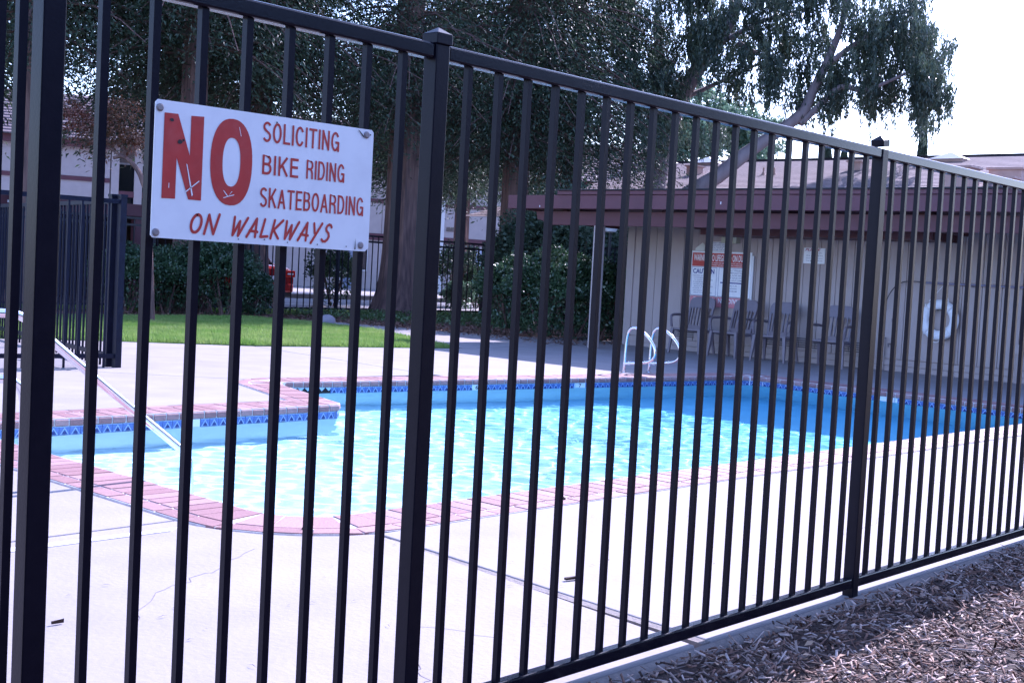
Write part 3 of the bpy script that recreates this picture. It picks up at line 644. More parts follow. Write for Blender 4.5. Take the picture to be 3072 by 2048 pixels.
# roof: fascia and slab
m = M(); m.box(16.62, 25.2, 2.0, 15.3, 2.36, 2.52); m.build('soffit', maroon2, pb)
m = M(); m.box(16.5, 16.6, 1.9, 15.36, 2.335, 2.565); m.build('fascia', maroon, pb, bevel=.005)
m = M(); m.box(16.47, 16.61, 1.9, 14.2, 2.57, 2.635); m.build('fascia', maroon, pb, bevel=.005)
m = M(); m.box(16.63, 25.2, 15.26, 15.36, 2.335, 2.565); m.build('fascia', maroon, pb, bevel=.005)
m = M(); m.box(16.44, 25.2, 1.9, 14.22, 2.638, 2.66); m.build('roof_edge', tar, pb)
m = M(); m.v = [(16.7, y, z) for y, z in ((1.9, 2.07), (14.62, 2.07), (14.70, 2.14), (14.82, 2.16), (14.86, 2.30), (1.9, 2.30))] + [(16.82, y, z) for y, z in ((1.9, 2.07), (14.62, 2.07), (14.70, 2.14), (14.82, 2.16), (14.86, 2.30), (1.9, 2.30))]
m.f = [tuple(range(6)), tuple(range(6, 12))[::-1]] + [(j, 6 + j, 6 + (j + 1) % 6, (j + 1) % 6) for j in range(6)]; m.m = [0] * 8
m.build('beam', maroon2, pb)
m = M(); m.box(17.6, XW - .04, 7.98, 12.0, 2.0, 2.12); m.build('header', maroon2, pb)
for y in (3.4, 5.6, 7.8, 10.0, 12.2, 14.3):
    m = M(); m.box(16.83, 18.45, y - .05, y + .05, 2.1, 2.34); m.build('rafter', maroon2, pb)
for y in (13.47, 2.6):
    m = M(); m.box(16.70, 16.84, y - .07, y + .07, 0, 2.07); m.build('post', siding, pb, bevel=.005)
# louvre vents low on the wall
for y0, y1 in ((10.05, 11.2), (9.2, 9.75), (12.6, 13.1)):
    m = M()
    for k in range(5): m.box(XW - .018, XW + .01, y0, y1, .24 + .035 * k, .252 + .035 * k)
    m.build('vent', slatd, pb)
# paint drips on the fascia
m = M()
for y, z0, z1 in ((13.25, 2.37, 2.50), (11.9, 2.37, 2.42), (10.9, 2.42, 2.46), (14.6, 2.36, 2.39), (7.9, 2.50, 2.515)): m.box(16.497, 16.5005, y, y + .015, z0, z1)
m.build('drip', trimw, pb)
# wall light box
lb = M(); lb.box(XW - .14, XW - .013, 11.78, 12.08, 1.90, 2.03)
tag(lb.build('wall_light', mat('aged_cream_plastic', (.50, .50, .38), .5)), 'square cream light box on the siding above the pool rules', 'wall light')
# signs on the wall
XS = XW - .02
def Tw(y, z, d=0): return Matrix.Translation((XS - .012 - d, y, z)) @ Matrix(((0, 0, -1, 0), (-1, 0, 0, 0), (0, 1, 0, 0), (0, 0, 0, 1)))
def wall_panel(m, y0, y1, z0, z1, d, k=0): m.box(XS - .012 - d, XS - .004, y1, y0, z0, z1, k)
bs = empty('pool_rules_board', (XS, 12.2, 1.3), 'white pool safety board with red WARNING band and blue CAUTION panel', 'sign')
m = M(); wall_panel(m, 12.78, 11.52, .98, 1.755, 0); m.build('panel', signw, bs)
def band(y0, y1, z0, z1, mm, nm='print', d=.0015):
    m = M(); m.poly([(XS - .012 - d, y0, z0), (XS - .012 - d, y1, z0), (XS - .012 - d, y1, z1), (XS - .012 - d, y0, z1)][::-1]); m.build(nm, mm, bs)
band(12.72, 11.58, 1.49, 1.725, redp)
put_text(bs, 'lettering', 'WARNING NO LIFEGUARD ON DUTY', signw, Tw(12.69, 1.585, .003), 1.08, .115, .02)
put_text(bs, 'lettering', 'CHILDREN UNDER THE AGE OF 14 SHALL NOT USE POOL', signw, Tw(12.42, 1.545, .003), .72, .022, .01)
put_text(bs, 'lettering', 'WITHOUT PARENT OR ADULT GUARDIAN IN ATTENDANCE', signw, Tw(12.42, 1.508, .003), .72, .022, .01)
for y0, y1 in ((12.72, 12.20), (12.16, 11.58)):
    for a, b, c, d in ((y0, y1, 1.472, 1.478), (y0, y1, .985, .991), (y0, y0 - .006, .991, 1.472), (y1 + .006, y1, .991, 1.472)): band(a, b, c, d, bluep)
put_text(bs, 'lettering', 'CAUTION', bluep, Tw(12.69, 1.365, .003), .44, .085, .03)
rows = ['KEEP POOL GATE CLOSED', 'NO RUNNING OR DIVING', 'NO GLASS CONTAINERS', 'SHOWER BEFORE ENTERING', 'NO PETS IN POOL AREA', 'ADULT SUPERVISION', 'REQUIRED AT ALL TIMES', 'NO FOOD IN POOL', 'USE AT YOUR OWN RISK']
for k, s_ in enumerate(rows): put_text(bs, 'lettering', s_, greyp, Tw(12.68 - (k % 3) * .01, 1.32 - k * .037, .003), .34 + .05 * ((k * 7) % 3) / 2, .02, .005)
for k, s_ in enumerate(['ADULT PRESENT', 'FOR EMERGENCY DIAL', 'CALL FOR HELP', 'AND GIVE CPR', 'UNTIL HELP COMES']): put_text(bs, 'lettering', s_, greyp, Tw(12.02, 1.425 - k * .042, .003), .36, .024, .005)
band(12.12, 11.62, 1.215, 1.235, bluep)
for k in range(3): put_text(bs, 'lettering', ['RESCUE', 'BREATHING', 'DIAGRAM'][k], greyp, Tw(11.98, 1.165 - k * .045, .003), .2, .022, .005)
# lower boards
cs = empty('capacity_sign', (XS, 12.5, .9), 'faded pink CAPACITY sign under the left half of the rules board', 'sign')
m = M(); wall_panel(m, 12.72, 12.20, .80, .972, .0); m.build('panel', redf, cs)
put_text(cs, 'lettering', 'CAPACITY', signw, Tw(12.66, .885, .003), .42, .07, .02); put_text(cs, 'lettering', '21', signw, Tw(12.5, .815, .003), .1, .05, .02)
ds = empty('no_diving_sign', (XS, 11.9, .9), 'faded pink NO DIVING sign under the right half of the rules board', 'sign')
m = M(); wall_panel(m, 12.18, 11.56, .80, .972, .0); m.build('panel', redf, ds)
put_text(ds, 'lettering', 'NO DIVING', signw, Tw(12.14, .87, .003), .54, .08, .02)
us = empty('small_text_sign', (XS, 12.2, 1.85), 'small white sign with blue lines of text above the red warning band', 'sign')
m = M(); wall_panel(m, 12.47, 11.94, 1.762, 1.92, 0); m.build('panel', signw, us)
for k, s_ in enumerate(['PERSONS HAVING COMMUNICABLE', 'DISEASES OR OPEN SORES', 'SHOULD NOT ENTER', 'IF YOU HAVE ANY', 'TO ENTER THE POOL']): put_text(us, 'lettering', s_, bluep, Tw(12.44 - .015 * k, 1.892 - k * .029, .003), .42 - .04 * (k % 3), .018, .006)
dm = M(); pts = [(12.67, 1.762), (12.67, 1.80), (12.53, 1.90), (12.46 + .02, 1.86), (12.48, 1.762)]
dm.v = [(XS - .014, a, b) for a, b in pts] + [(XS - .004, a, b) for a, b in pts]; dm.f = [(0, 1, 2, 3, 4), (9, 8, 7, 6, 5)] + [(j, 5 + j, 5 + (j + 1) % 5, (j + 1) % 5) for j in range(5)]; dm.m = [0] * 7
tag(dm.build('corner_notice', mat('cream_card', (.66, .65, .6), .6)), 'cream pointed card left of the small text sign', 'notice')
ns = empty('please_notice', (XS, 10.34, 1.75), 'small white PLEASE notice alone on the bare siding to the right', 'sign')
m = M(); wall_panel(m, 10.545, 10.16, 1.612, 1.865, 0); m.build('panel', signw, ns)
put_text(ns, 'lettering', 'PLEASE', mat('crimson_print', (.35, .02, .06), .5), Tw(10.52, 1.815, .003), .28, .04, .02, .3)
for k, s_ in enumerate(['KEEP (X)', 'the pool area', 'clean. Thank you', 'The Management']): put_text(ns, 'lettering', s_, greyp, Tw(10.50 if k else 10.36, 1.77 - k * .042, .003), .30 if k else .14, .022, .006)
ws = M(); ws.box(XS - .03, XS - .006, 11.47, 11.505, .84, 1.70); tag(ws.build('white_strip', trimw), 'thin white upright strip beside the rules board', 'trim')

# chairs
def make_chair():
    t = empty('resin_chair', (0, 0, 0), 'x', 'chair', 'resin chairs along the siding')
    m = M(); n = 8
    for i in range(n):      # seat shell, front towards -X
        a, b = i / n, (i + 1) / n; z = lambda u: .40 + .025 * (1 - u) ** 2 - .02 * math.sin(u * PI)
        m.hexa([(-.24 + .46 * a, -.24, z(a) - .03), (-.24 + .46 * b, -.24, z(b) - .03), (-.24 + .46 * b, .24, z(b) - .03), (-.24 + .46 * a, .24, z(a) - .03), (-.24 + .46 * a, -.24, z(a)), (-.24 + .46 * b, -.24, z(b)), (-.24 + .46 * b, .24, z(b)), (-.24 + .46 * a, .24, z(a))])
    m.build('seat', chairm, t, smooth=True)
    bx = lambda z: .20 + (z - .4) * .26
    m = M()          # back: rounded head panel, side rails
    head = [(-.235, .76), (.235, .76), (.235, .88), (.20, .935), (.12, .96), (-.12, .96), (-.20, .935), (-.235, .88)]
    k = len(head); m.v = [(bx(z), y, z) for y, z in head] + [(bx(z) + .028, y, z) for y, z in head]; m.f = [tuple(range(k))[::-1], tuple(range(k, 2 * k))] + [(j, (j + 1) % k, k + (j + 1) % k, k + j) for j in range(k)]; m.m = [0] * len(m.f)
    for y in (-.215, .215): m.beam((bx(.40), y * .95, .40), (bx(.78) + .014, y, .78), .04, .035, up=Vector((0, 1, 0)))
    m.beam((bx(.44), -.2, .44), (bx(.44), .2, .44), .03, .07)
    m.build('backrest', chairm, t)
    for y in (-.15, -.09, -.03, .03, .09, .15):
        m = M(); m.beam((bx(.45), y, .45), (bx(.78), y, .78), .036, .016, up=Vector((0, 1, 0))); m.build('slat', chairm, t)
    for s_ in (-1, 1):
        m = M(); m.tube(smooth_pts([(-.23, s_ * .27, .44), (-.25, s_ * .28, .58), (-.20, s_ * .285, .635), (.0, s_ * .28, .645), (.24, s_ * .25, .63)], 4), .022, 8); m.build('armrest', chairm, t, smooth=True)
        for x0, x1 in ((-.22, -.27), (.20, .30)):
            m = M(); m.hexa([(x1 - .015, s_ * .285 - .015, 0), (x1 + .015, s_ * .285 - .015, 0), (x1 + .015, s_ * .285 + .015, 0), (x1 - .015, s_ * .285 + .015, 0), (x0 - .035, s_ * .25 - .025, .42), (x0 + .035, s_ * .25 - .025, .42), (x0 + .035, s_ * .25 + .025, .42), (x0 - .035, s_ * .25 + .025, .42)]); m.build('leg', chairm, t)
    return t
def copy_thing(t, label=None):
    r = t.copy(); COL.objects.link(r)
    if label: r['label'] = label
    for ch in [o for o in t.children]:
        c = ch.copy(); COL.objects.link(c); c.parent = r
        for g_ in [o for o in ch.children]: d = g_.copy(); COL.objects.link(d); d.parent = c
    return r
ch0 = make_chair()
for i, (y, a, lab) in enumerate(((12.22, .12, 'taupe resin chair nearest the corner post, half under the CAPACITY sign'), (11.42, -.08, 'taupe resin chair standing under the NO DIVING sign'), (10.62, .15, 'taupe resin chair just left of the PLEASE notice'), (9.62, .18, 'taupe resin chair right of the PLEASE notice, nearest the life ring'))):
    c = ch0 if i == 0 else copy_thing(ch0); c['label'] = lab; c.location = (17.86, y, 0.004); c.rotation_euler = (0, 0, a)
# life ring, rope, pole
lr = empty('life_ring', (18.38, 8.14, .86), 'white life ring hanging by a rope from the pole on the siding', 'life ring')
m = M(); K, J, R_, r_ = 36, 12, .235, .072
for i in range(K):
    for j in range(J):
        a = 2 * PI * i / K; b = 2 * PI * j / J; rr = R_ + r_ * math.cos(b); m.v.append((18.38 + .05 * math.sin(b), 8.14 + rr * math.cos(a), .84 + rr * math.sin(a)))
        m.f.append((i * J + j, i * J + (j + 1) % J, ((i + 1) % K) * J + (j + 1) % J, ((i + 1) % K) * J + j)); m.m.append(0)
m.build('ring', ringm, lr, smooth=True)
for a in (45, 135, 225, 315):
    m = M(); a = math.radians(a)
    for b0 in range(12):
        pass
    pts = [(18.38 + .056 * math.sin(b), 8.14 + (R_ + .078 * math.cos(b)) * math.cos(a), .84 + (R_ + .078 * math.cos(b)) * math.sin(a)) for b in np.linspace(0, 2 * PI, 13)]
    m.tube(pts, .012, 6); m.build('strap', ropem, lr)
m = M(); m.tube([(18.36, 8.14 + .17, 1.11), (18.40, 8.10, 1.38), (18.36, 8.0, 1.10)], .006, 6)
m.tube(smooth_pts([(18.33, 8.41, .72), (18.33, 8.30, .60), (18.33, 8.16, .50), (18.33, 8.02, .58), (18.34, 7.86, .66)], 5), .006, 6); m.build('rope', ropem, lr)
rp = empty('rescue_pole', (18.42, 6.4, 1.39), 'long aluminium rescue pole hung level on the siding above the life ring', 'pole')
m = M(); m.tube([(18.42, 8.40, 1.39), (18.42, 2.6, 1.385)], .016, 8); m.build('shaft', mat('lilac_aluminium', (.55, .52, .68), .3, metal=.8), rp, smooth=True)
m = M(); m.tube(smooth_pts([(18.42, 8.40, 1.39), (18.42, 8.6, 1.40), (18.42, 8.78, 1.38), (18.42, 8.92, 1.28), (18.42, 9.02, 1.10), (18.42, 9.03, .95)], 5), .007, 6); m.build('hook', carb, rp)
for y in (7.7, 6.0, 4.0): m = M(); m.box(18.38, 18.49, y - .015, y + .015, 1.36, 1.37); m.build('bracket', rust, rp)
hb = empty('hose_bib', (18.45, 9.0, .5), 'small pipes and taps low on the siding left of the life ring', 'tap')
m = M(); m.tube([(18.45, 9.03, .0), (18.45, 9.03, .52)], .014, 8); m.build('pipe', siding, hb)
for y, z in ((9.03, .5), (8.92, .42), (8.88, .80)): m = M(); m.tube([(18.47, y, z), (18.36, y, z), (18.34, y - .02, z - .04)], .013, 6); m.build('tap', rust, hb)
cp = empty('wall_conduit', (18.45, 7.05, .3), 'short upright pipe on the siding at the right edge', 'pipe')
m = M(); m.tube([(18.44, 6.95, 0), (18.44, 6.95, .42)], .02, 8); m.box(18.40, 18.48, 6.88, 7.02, .42, .56); m.build('pipe', siding, cp)

# ================================================================== REAR ROOF
br = empty('shingled_building', (36, 20, 2), 'long building behind with a pinkish shingle gable roof and many vents', 'building')
m = M(); m.box(27, 45, 2, 25.4, -.1, 2.75); m.build('wall', stucco, br)
ZR, XR, SL = 5.27, 36., .245
nr = 44; dx = (XR - 25.6) / nr
rowm = [M(), M()]
for k in range(nr):
    x0 = 25.6 + k * dx; x1 = x0 + dx * 1.08; z = lambda x: ZR - SL * (XR - x)
    y = 1.0 + (k % 2) * .3; ys = []
    m = M(); m.v = [(x0, 1, z(x0)), (x0, 25.6, z(x0)), (x1, 25.6, z(x1) - .012), (x1, 1, z(x1) - .012), (x0, 1, z(x0) + .014), (x0, 25.6, z(x0) + .014), (x1, 25.6, z(x1)), (x1, 1, z(x1))]
    m.f = [(0, 4, 5, 1), (4, 7, 6, 5), (0, 1, 2, 3), (0, 3, 7, 4), (1, 5, 6, 2)]; m.m = [0] * 5
    m.build('shingle_course', [shingle, shingle2][k % 2], br)
m = M(); m.v = [(XR, 1, ZR), (XR, 25.6, ZR), (46, 25.6, 2.8), (46, 1, 2.8)]; m.f = [(0, 3, 2, 1)]; m.m = [0]; m.build('rear_slope', shingle, br)
m = M(); m.beam((XR, 1, ZR + .02), (XR, 25.6, ZR + .02), .25, .05); m.build('ridge_cap', tar, br)
def onroof(px, py):
    d = (RIGHT * ((px - 1536) / F_PX) + DOWN * ((py - 1024) / F_PX) + FWD); # z = ZR - SL*(XR-x)
    t_ = (ZR - SL * XR - 1.2) / (d.z - SL * d.x); return EYE + d * t_
def roof_box(px, py, w_, h_, d_, mm, top=None):
    p = onroof(px, py); m = M(); m.box(p.x, p.x + d_, p.y - w_ / 2, p.y + w_ / 2, p.z - .15, p.z + h_)
    m.box(p.x - .05, p.x + d_ + .05, p.y - w_ / 2 - .05, p.y + w_ / 2 + .05, p.z + h_, p.z + h_ + .05); m.build('roof_vent', mm, br)
roof_box(2072, 527, .35, .28, .4, ventm); roof_box(2562, 512, .38, .24, .4, ventm); roof_box(2860, 571, .75, .55, .6, ventm); roof_box(3012, 552, .8, .35, .6, ventm); roof_box(3005, 574, .5, .3, .4, ventm)
for px, py, w_ in ((2110, 497, .75), (1982, 496, .6), (2838, 487, .95)):
    p = onroof(px, py); m = M(); m.box(p.x, p.x + .6, p.y - w_ / 2, p.y + w_ / 2, p.z - .1, p.z + .10, 0)
    a = [(p.x - .05, p.y - w_ / 2 - .05, p.z + .10), (p.x + .65, p.y - w_ / 2 - .05, p.z + .10), (p.x + .65, p.y + w_ / 2 + .05, p.z + .10), (p.x - .05, p.y + w_ / 2 + .05, p.z + .10)]
    for q in range(4): m.poly([a[q], a[(q + 1) % 4], (p.x + .3, p.y, p.z + .32)], 1)
    m.build('roof_vent', [ventm, trimw], br)
for px, py in ((1988, 532), (1968, 558), (2290, 525), (2322, 525), (2520, 555), (2708, 552), (2700, 527)):
    p = onroof(px, py); m = M(); m.tube([(p.x, p.y, p.z - .05), (p.x, p.y, p.z + .22)], .03, 8); m.lathe((p.x, p.y, p.z), [(.09, -.03), (.035, .09)], 10); m.build('vent_pipe', ventm, br)

# ================================================================== APARTMENT BLOCK
AU = Vector((.899, -.438, 0)); AN = Vector((.438, .899, 0)); A0 = Vector((26.2, 49.8, 0))
def aw(s_, z, d=0): return A0 + AU * s_ + AN * d + Vector((0, 0, z))
ab = empty('apartment_block', A0 + AU * 10, 'two-storey cream apartment block with maroon bands behind the redwoods', 'building')
def abox(s0, s1, z0, z1, d0, d1, mm, nm, bevel=0):
    m = M(); m.hexa([aw(s0, z0, d0), aw(s1, z0, d0), aw(s1, z0, d1), aw(s0, z0, d1), aw(s0, z1, d0), aw(s1, z1, d0), aw(s1, z1, d1), aw(s0, z1, d1)]); return m.build(nm, mm, ab)
abox(-30, 1.9, -.2, 5.75, 0, 9, stucco, 'wall'); abox(1.92, 8.0, -.2, 5.75, .9, 9, stucco, 'wall'); abox(8.02, 15.2, -.2, 5.75, .35, 9, stucco, 'wall'); abox(15.22, 16.4, -.2, 5.75, 1.2, 9, stucco, 'wall'); abox(16.42, 30, -.2, 5.75, 0, 9, stucco, 'wall')
abox(16.36, 16.8, -.1, 5.5, -.05, -.005, trimw, 'corner_board')
for s0, s1, d in ((-30, 1.9, 0), (8.1, 15.2, .35), (16.82, 30, 0)):
    abox(s0, s1, 4.06, 4.24, d - .05, d - .004, maroon, 'band'); abox(s0, s1, 2.36, 2.66, d - .06, d - .004, maroon, 'band')
    abox(s0, s1, 5.45, 5.74, d - .35, d - .02, maroon, 'fascia')
for s_ in list(np.arange(-29, 1.5, 1.9)) + [10.2, 12.1, 13.9, 17.9, 19.9]:
    abox(s_, s_ + .02, 2.67, 4.05, -.012 if s_ < 2 or s_ > 16 else .34, .0 if s_ < 2 or s_ > 16 else .352, groove, 'panel_joint'); abox(s_, s_ + .02, 4.25, 5.44, -.012 if s_ < 2 or s_ > 16 else .34, .0 if s_ < 2 or s_ > 16 else .352, groove, 'panel_joint')
for s_ in (1.95, 2.9, 3.9, 5.2, 6.6, 7.8): abox(s_, s_ + .32, -.1, 5.7, -.02, .22, stucco, 'balcony_post')
abox(1.95, 8.1, 2.3, 2.62, -.05, .9, maroon, 'balcony_floor'); abox(1.95, 8.1, 3.5, 3.75, .0, .06, maroon, 'balcony_rail')
for s0, s1, z0, z1 in ((2.1, 4.4, 2.7, 5.0), (5.0, 7.6, 2.7, 5.0)):
    o = abox(s0, s1, z0, z1, .84, .89, trimw, 'window'); m = M(); m.poly([aw(s0 + .08, z0 + .08, .835), aw(s1 - .08, z0 + .08, .835), aw(s1 - .08, z1 - .08, .835), aw(s0 + .08, z1 - .08, .835)]); m.build('pane', glass, o)
for s0, s1, z0, z1 in ((20.9, 21.75, 4.85, 5.42), (20.75, 21.55, 1.65, 2.3), (12.2, 13.3, .9, 2.0), (-4, -2.6, 4.4, 5.3), (-12, -10.6, 4.4, 5.3), (24, 25.5, 4.4, 5.3)):
    d = .35 if 8 < s0 < 15 else 0
    o = abox(s0, s1, z0, z1, d - .05, d - .003, trimw, 'window'); m = M()
    for q in range(2):
        a, b = s0 + .07 + q * (s1 - s0 - .07) / 2, s0 + (q + 1) * (s1 - s0 - .07) / 2; m.poly([aw(a, z0 + .07, d - .055), aw(b, z0 + .07, d - .055), aw(b, z1 - .07, d - .055), aw(a, z1 - .07, d - .055)])
    m.build('pane', glass, o)
for s0, d in ((16.92, 0), (14.7, .35), (1.1, 0)):
    m = M()
    for k in range(4): z = 2.96 + k * .055; m.hexa([aw(s0, z, d - .03), aw(s0 + .38, z, d - .03), aw(s0 + .38, z, d), aw(s0, z, d), aw(s0, z + .02, d - .03), aw(s0 + .38, z + .02, d - .03), aw(s0 + .38, z + .02, d), aw(s0, z + .02, d)])
    m.build('wall_vent', slatd, ab)
o = abox(18.45, 19.2, .1, 2.2, -.06, -.01, doorm, 'door'); m = M(); m.box(*(lambda p: (p.x - .04, p.x + .04, p.y - .04, p.y + .04, 1.05, 1.12))(aw(19.05, 0, -.09))); m.build('handle', carb, o)
abox(18.0, 18.4, .1, 2.3, -.03, -.005, slatd, 'doorway'); o = abox(12.2, 13.0, .1, 2.1, .28, .33, mat('slate_blue_door', (.22, .26, .38), .5), 'door')
m = M()
for s0, s1, d in ((-30, 30, 0),):
    m.poly([aw(-30.5, 5.75, -.6), aw(30.5, 5.75, -.6), aw(30.5, 8.1, 4.5), aw(-30.5, 8.1, 4.5)]); m.poly([aw(-30.5, 5.75, 9.6), aw(-30.5, 8.1, 4.5), aw(30.5, 8.1, 4.5), aw(30.5, 5.75, 9.6)]); m.poly([aw(-30.5, 5.74, -.6), aw(-30.5, 5.74, 9.6), aw(30.5, 5.74, 9.6), aw(30.5, 5.74, -.6)])
m.build('roof', shingle, ab)
for k in range(16):
    z = 5.78 + k * .145; d = -.58 + k * .315; abox(-30.5, 30.5, z - .03, z + .025, d, d + .3, shingle2 if k % 2 else shingle, 'shingle_course')
# kerbs, car-park lines, verge
m = M(); m.box(8, 60, 33.5, 33.7, -.02, .12); struct(m.build('kerb', kerbm))
m = M(); m.box(6, 60, 33.7, 60, -.05, .1); struct(m.build('footpath', concrete))
m = M()
for y in (26.2, 28.6): m.box(21.5, 40, y, y + .12, -.02, -.014)
struct(m.build('painted_line', trimw))
# carport and its posts
cpo = empty('carport', (14, 25, 0), 'dark flat carport on maroon posts behind the bushes at left', 'carport')
m = M(); m.box(3, 20.4, 24.9, 31, 2.02, 2.14); m.build('roof', maroon2, cpo)
m = M(); m.box(3, 20.45, 24.8, 24.9, 1.98, 2.24); m.build('fascia', maroon, cpo)
m = M(); m.box(3, 20.4, 31.05, 31.2, -.1, 2.3); m.build('rear_wall', mat('dark_brown_wall', (.05, .035, .035), .9), cpo)
m = M(); m.box(3, 15.8, 29.8, 31, -.1, 1.6); m.build('storage_box', mat('dark_brown_wall', (.05, .035, .035), .9), cpo)
for x in (5.5, 10.2, 14.95, 20.1):
    m = M(); m.box(x - .09, x + .09, 24.92, 25.10, -.05, 2.02); m.build('post', maroon, cpo)
    m = M(); m.lathe((x, 25.0, -.05), [(.2, 0), (.2, .14), (.16, .16), (0, .16)], 12); m.build('post_base', kerbm, cpo)
m = M(); m.box(11.9, 12.2, 24.78, 24.81, 2.06, 2.11); m.build('reflector', trimw, cpo)
# red car, rear towards us
CX = 19.12
car = empty('parked_car', (CX, 27.9, 0), 'red car parked tail-out under the carport behind the bushes', 'car')
secs = [(25.80, .78, .40, .98, .82), (25.92, .86, .36, 1.06, .86), (26.5, .88, .30, 1.08, .87), (27.3, .88, .28, 1.05, .88), (28.8, .88, .28, 1.02, .88), (29.9, .84, .30, .92, .82), (30.3, .74, .36, .72, .70)]
def loft(secs, cx, n=18):
    m = M()
    for y, hw, z0, z1, hw2 in secs:
        for j in range(n):
            a = 2 * PI * j / n; c, s_ = math.cos(a), math.sin(a); q = .55
            m.v.append((cx + hw * math.copysign(abs(c) ** q, c), y, (z0 + z1) / 2 + (z1 - z0) / 2 * math.copysign(abs(s_) ** q, s_)))
    for i in range(len(secs) - 1):
        for j in range(n): a = i * n + j; b = i * n + (j + 1) % n; m.f.append((a, a + n, b + n, b)); m.m.append(0)
    m.f.append(tuple(range(n))); m.m.append(0); m.f.append(tuple((len(secs) - 1) * n + j for j in range(n))[::-1]); m.m.append(0); return m
loft(secs, CX).build('body', carp, car, smooth=True)
cab = [(26.35, .70, .95, 1.02, .6), (26.75, .68, .95, 1.36, .6), (27.3, .66, .95, 1.43, .6), (28.2, .66, .95, 1.41, .6), (28.9, .70, .95, 1.04, .6)]
loft(cab, CX).build('cabin', carp, car, smooth=True)
m = M(); m.v = [(CX - .58, 26.36, 1.06), (CX + .58, 26.36, 1.06), (CX + .45, 26.70, 1.33), (CX - .45, 26.70, 1.33)]; m.f = [(0, 1, 2, 3)]; m.m = [0]; m.build('rear_window', glass, car)
for s_ in (-1, 1):
    m = M(); x = CX + s_ * .66; m.box(x - .15, x + .15, 25.765, 25.86, .78, .95); m.build('tail_light', lampr, car, bevel=.02)
    m = M(); m.box(x - .10, x + .08, 25.76, 25.80, .845, .885); m.build('reversing_light', platew, car)
    for y in (26.6, 29.2):
        m = M(); m.tube([(CX + s_ * .70, y, .31), (CX + s_ * .88, y, .31)], .31, 20); wv = m.build('wheel', carb, car)
        m = M(); m.tube([(CX + s_ * .885, y, .31), (CX + s_ * .895, y, .31)], .19, 14); m.build('rim', chrome, wv)
m = M(); m.box(CX - .25, CX + .23, 25.77, 25.79, .66, .80); o = m.build('number_plate', platew, car); m = M(); m.box(CX - .09, CX + .07, 25.765, 25.7699, .69, .77); m.build('plate_mark', bluep, o)
m = M(); m.box(CX - .75, CX + .75, 25.74, 25.86, .40, .62); m.build('bumper', carp, car, bevel=.04); m = M(); m.box(CX - .7, CX + .7, 25.78, 25.9, .30, .40); m.build('diffuser', carb, car)

# ================================================================== REAR FENCES
def picket_fence(name, a, b, H_, sp_, label, matl, npost, z0=0., pw=.02, lo=.12):
    a, b = Vector(a), Vector(b); L_ = (b - a).length; d = (b - a) / L_; t_ = empty(name, (a + b) / 2, label, 'fence')
    n = int(L_ / sp_); m = M(); m.box(-pw / 2, pw / 2, -pw / 2, pw / 2, 0, H_ - .04); me = m.mesh('picket', matl)
    ang = math.atan2(d.y, d.x)
    for k in range(1, n):
        p = a + d * L_ * k / n; o = link('picket', me, t_, (p.x, p.y, z0)); o.rotation_euler = (0, 0, ang)
    for z in (H_ - .02, H_ - .16, lo) if H_ > 1.9 else (H_ - .02, lo):
        m = M(); m.beam((a.x, a.y, z0 + z), (b.x, b.y, z0 + z), .04, .045); m.build('rail', matl, t_)
    for k in range(npost):
        p = a + d * L_ * k / (npost - 1); m = M(); m.box(p.x - .035, p.x + .035, p.y - .035, p.y + .035, z0 - .1, z0 + H_ + .03)
        o = m.build('post', matl, t_); m = M(); m.box(p.x - .04, p.x + .04, p.y - .04, p.y + .04, z0 + H_ + .03, z0 + H_ + .055); m.build('cap', matl, o)
    return t_
picket_fence('rear_fence', (4.5, 23.42, 0), (24.3, 23.42, 0), 1.92, .185, 'black picket fence behind the lawn and redwoods, in front of the car park', far_iron, 9)
picket_fence('rear_fence', (24.3, 23.35, 0), (21.75, 15.2, 0), 1.88, .165, 'black picket fence running behind the big hedge to the pool building', far_iron, 5)
picket_fence('side_fence', (6.90, 11.84, 0), (.5, 12.75, 0), 1.73, .135, 'navy picket fence crossing the deck at the far left', blue_iron, 3)
picket_fence('side_fence', (6.86, 11.95, 0), (8.35, 19.6, 0), 1.73, .115, 'navy picket fence running back beside the lawn at the far left', blue_iron, 4)

# street lamp
sl_ = empty('lamp_post', (22.1, 17.45, 0), 'black lamp post with a white shade behind the patio post', 'lamp')
m = M(); m.tube([(22.1, 17.45, 0), (22.1, 17.45, 2.2)], .035, 8); m.build('pole', carb, sl_)
m = M(); m.lathe((22.1, 17.45, 2.24), [(.02, -.05), (.12, -.02), (.23, .18), (.20, .20), (.0, .22)], 16); m.build('lamp_shade', trimw, sl_, smooth=True)

# boulder
def blob(c, r, seed, sub=2, amp=.2):
    import bmesh
    b = bmesh.new(); bmesh.ops.create_icosphere(b, subdivisions=sub, radius=1); rg = np.random.default_rng(seed); m = M(); ph = rg.uniform(0, 6, 6)
    for v in b.verts:
        k = 1 + amp * (math.sin(3 * v.co.x + ph[0]) + math.sin(4 * v.co.y + ph[1]) + math.sin(3.3 * v.co.z + ph[2])) / 2
        m.v.append((c[0] + v.co.x * r[0] * k, c[1] + v.co.y * r[1] * k, c[2] + v.co.z * r[2] * k))
    m.f = [tuple(v.index for v in f.verts) for f in b.faces]; m.m = [0] * len(m.f); b.free(); return m
tag(blob((15.8, 19.4, -.02), (.22, .2, .17), 3, 3).build('boulder', rock, at=(15.8, 19.4, 0), smooth=True), 'rounded grey boulder at the back corner of the lawn', 'rock')

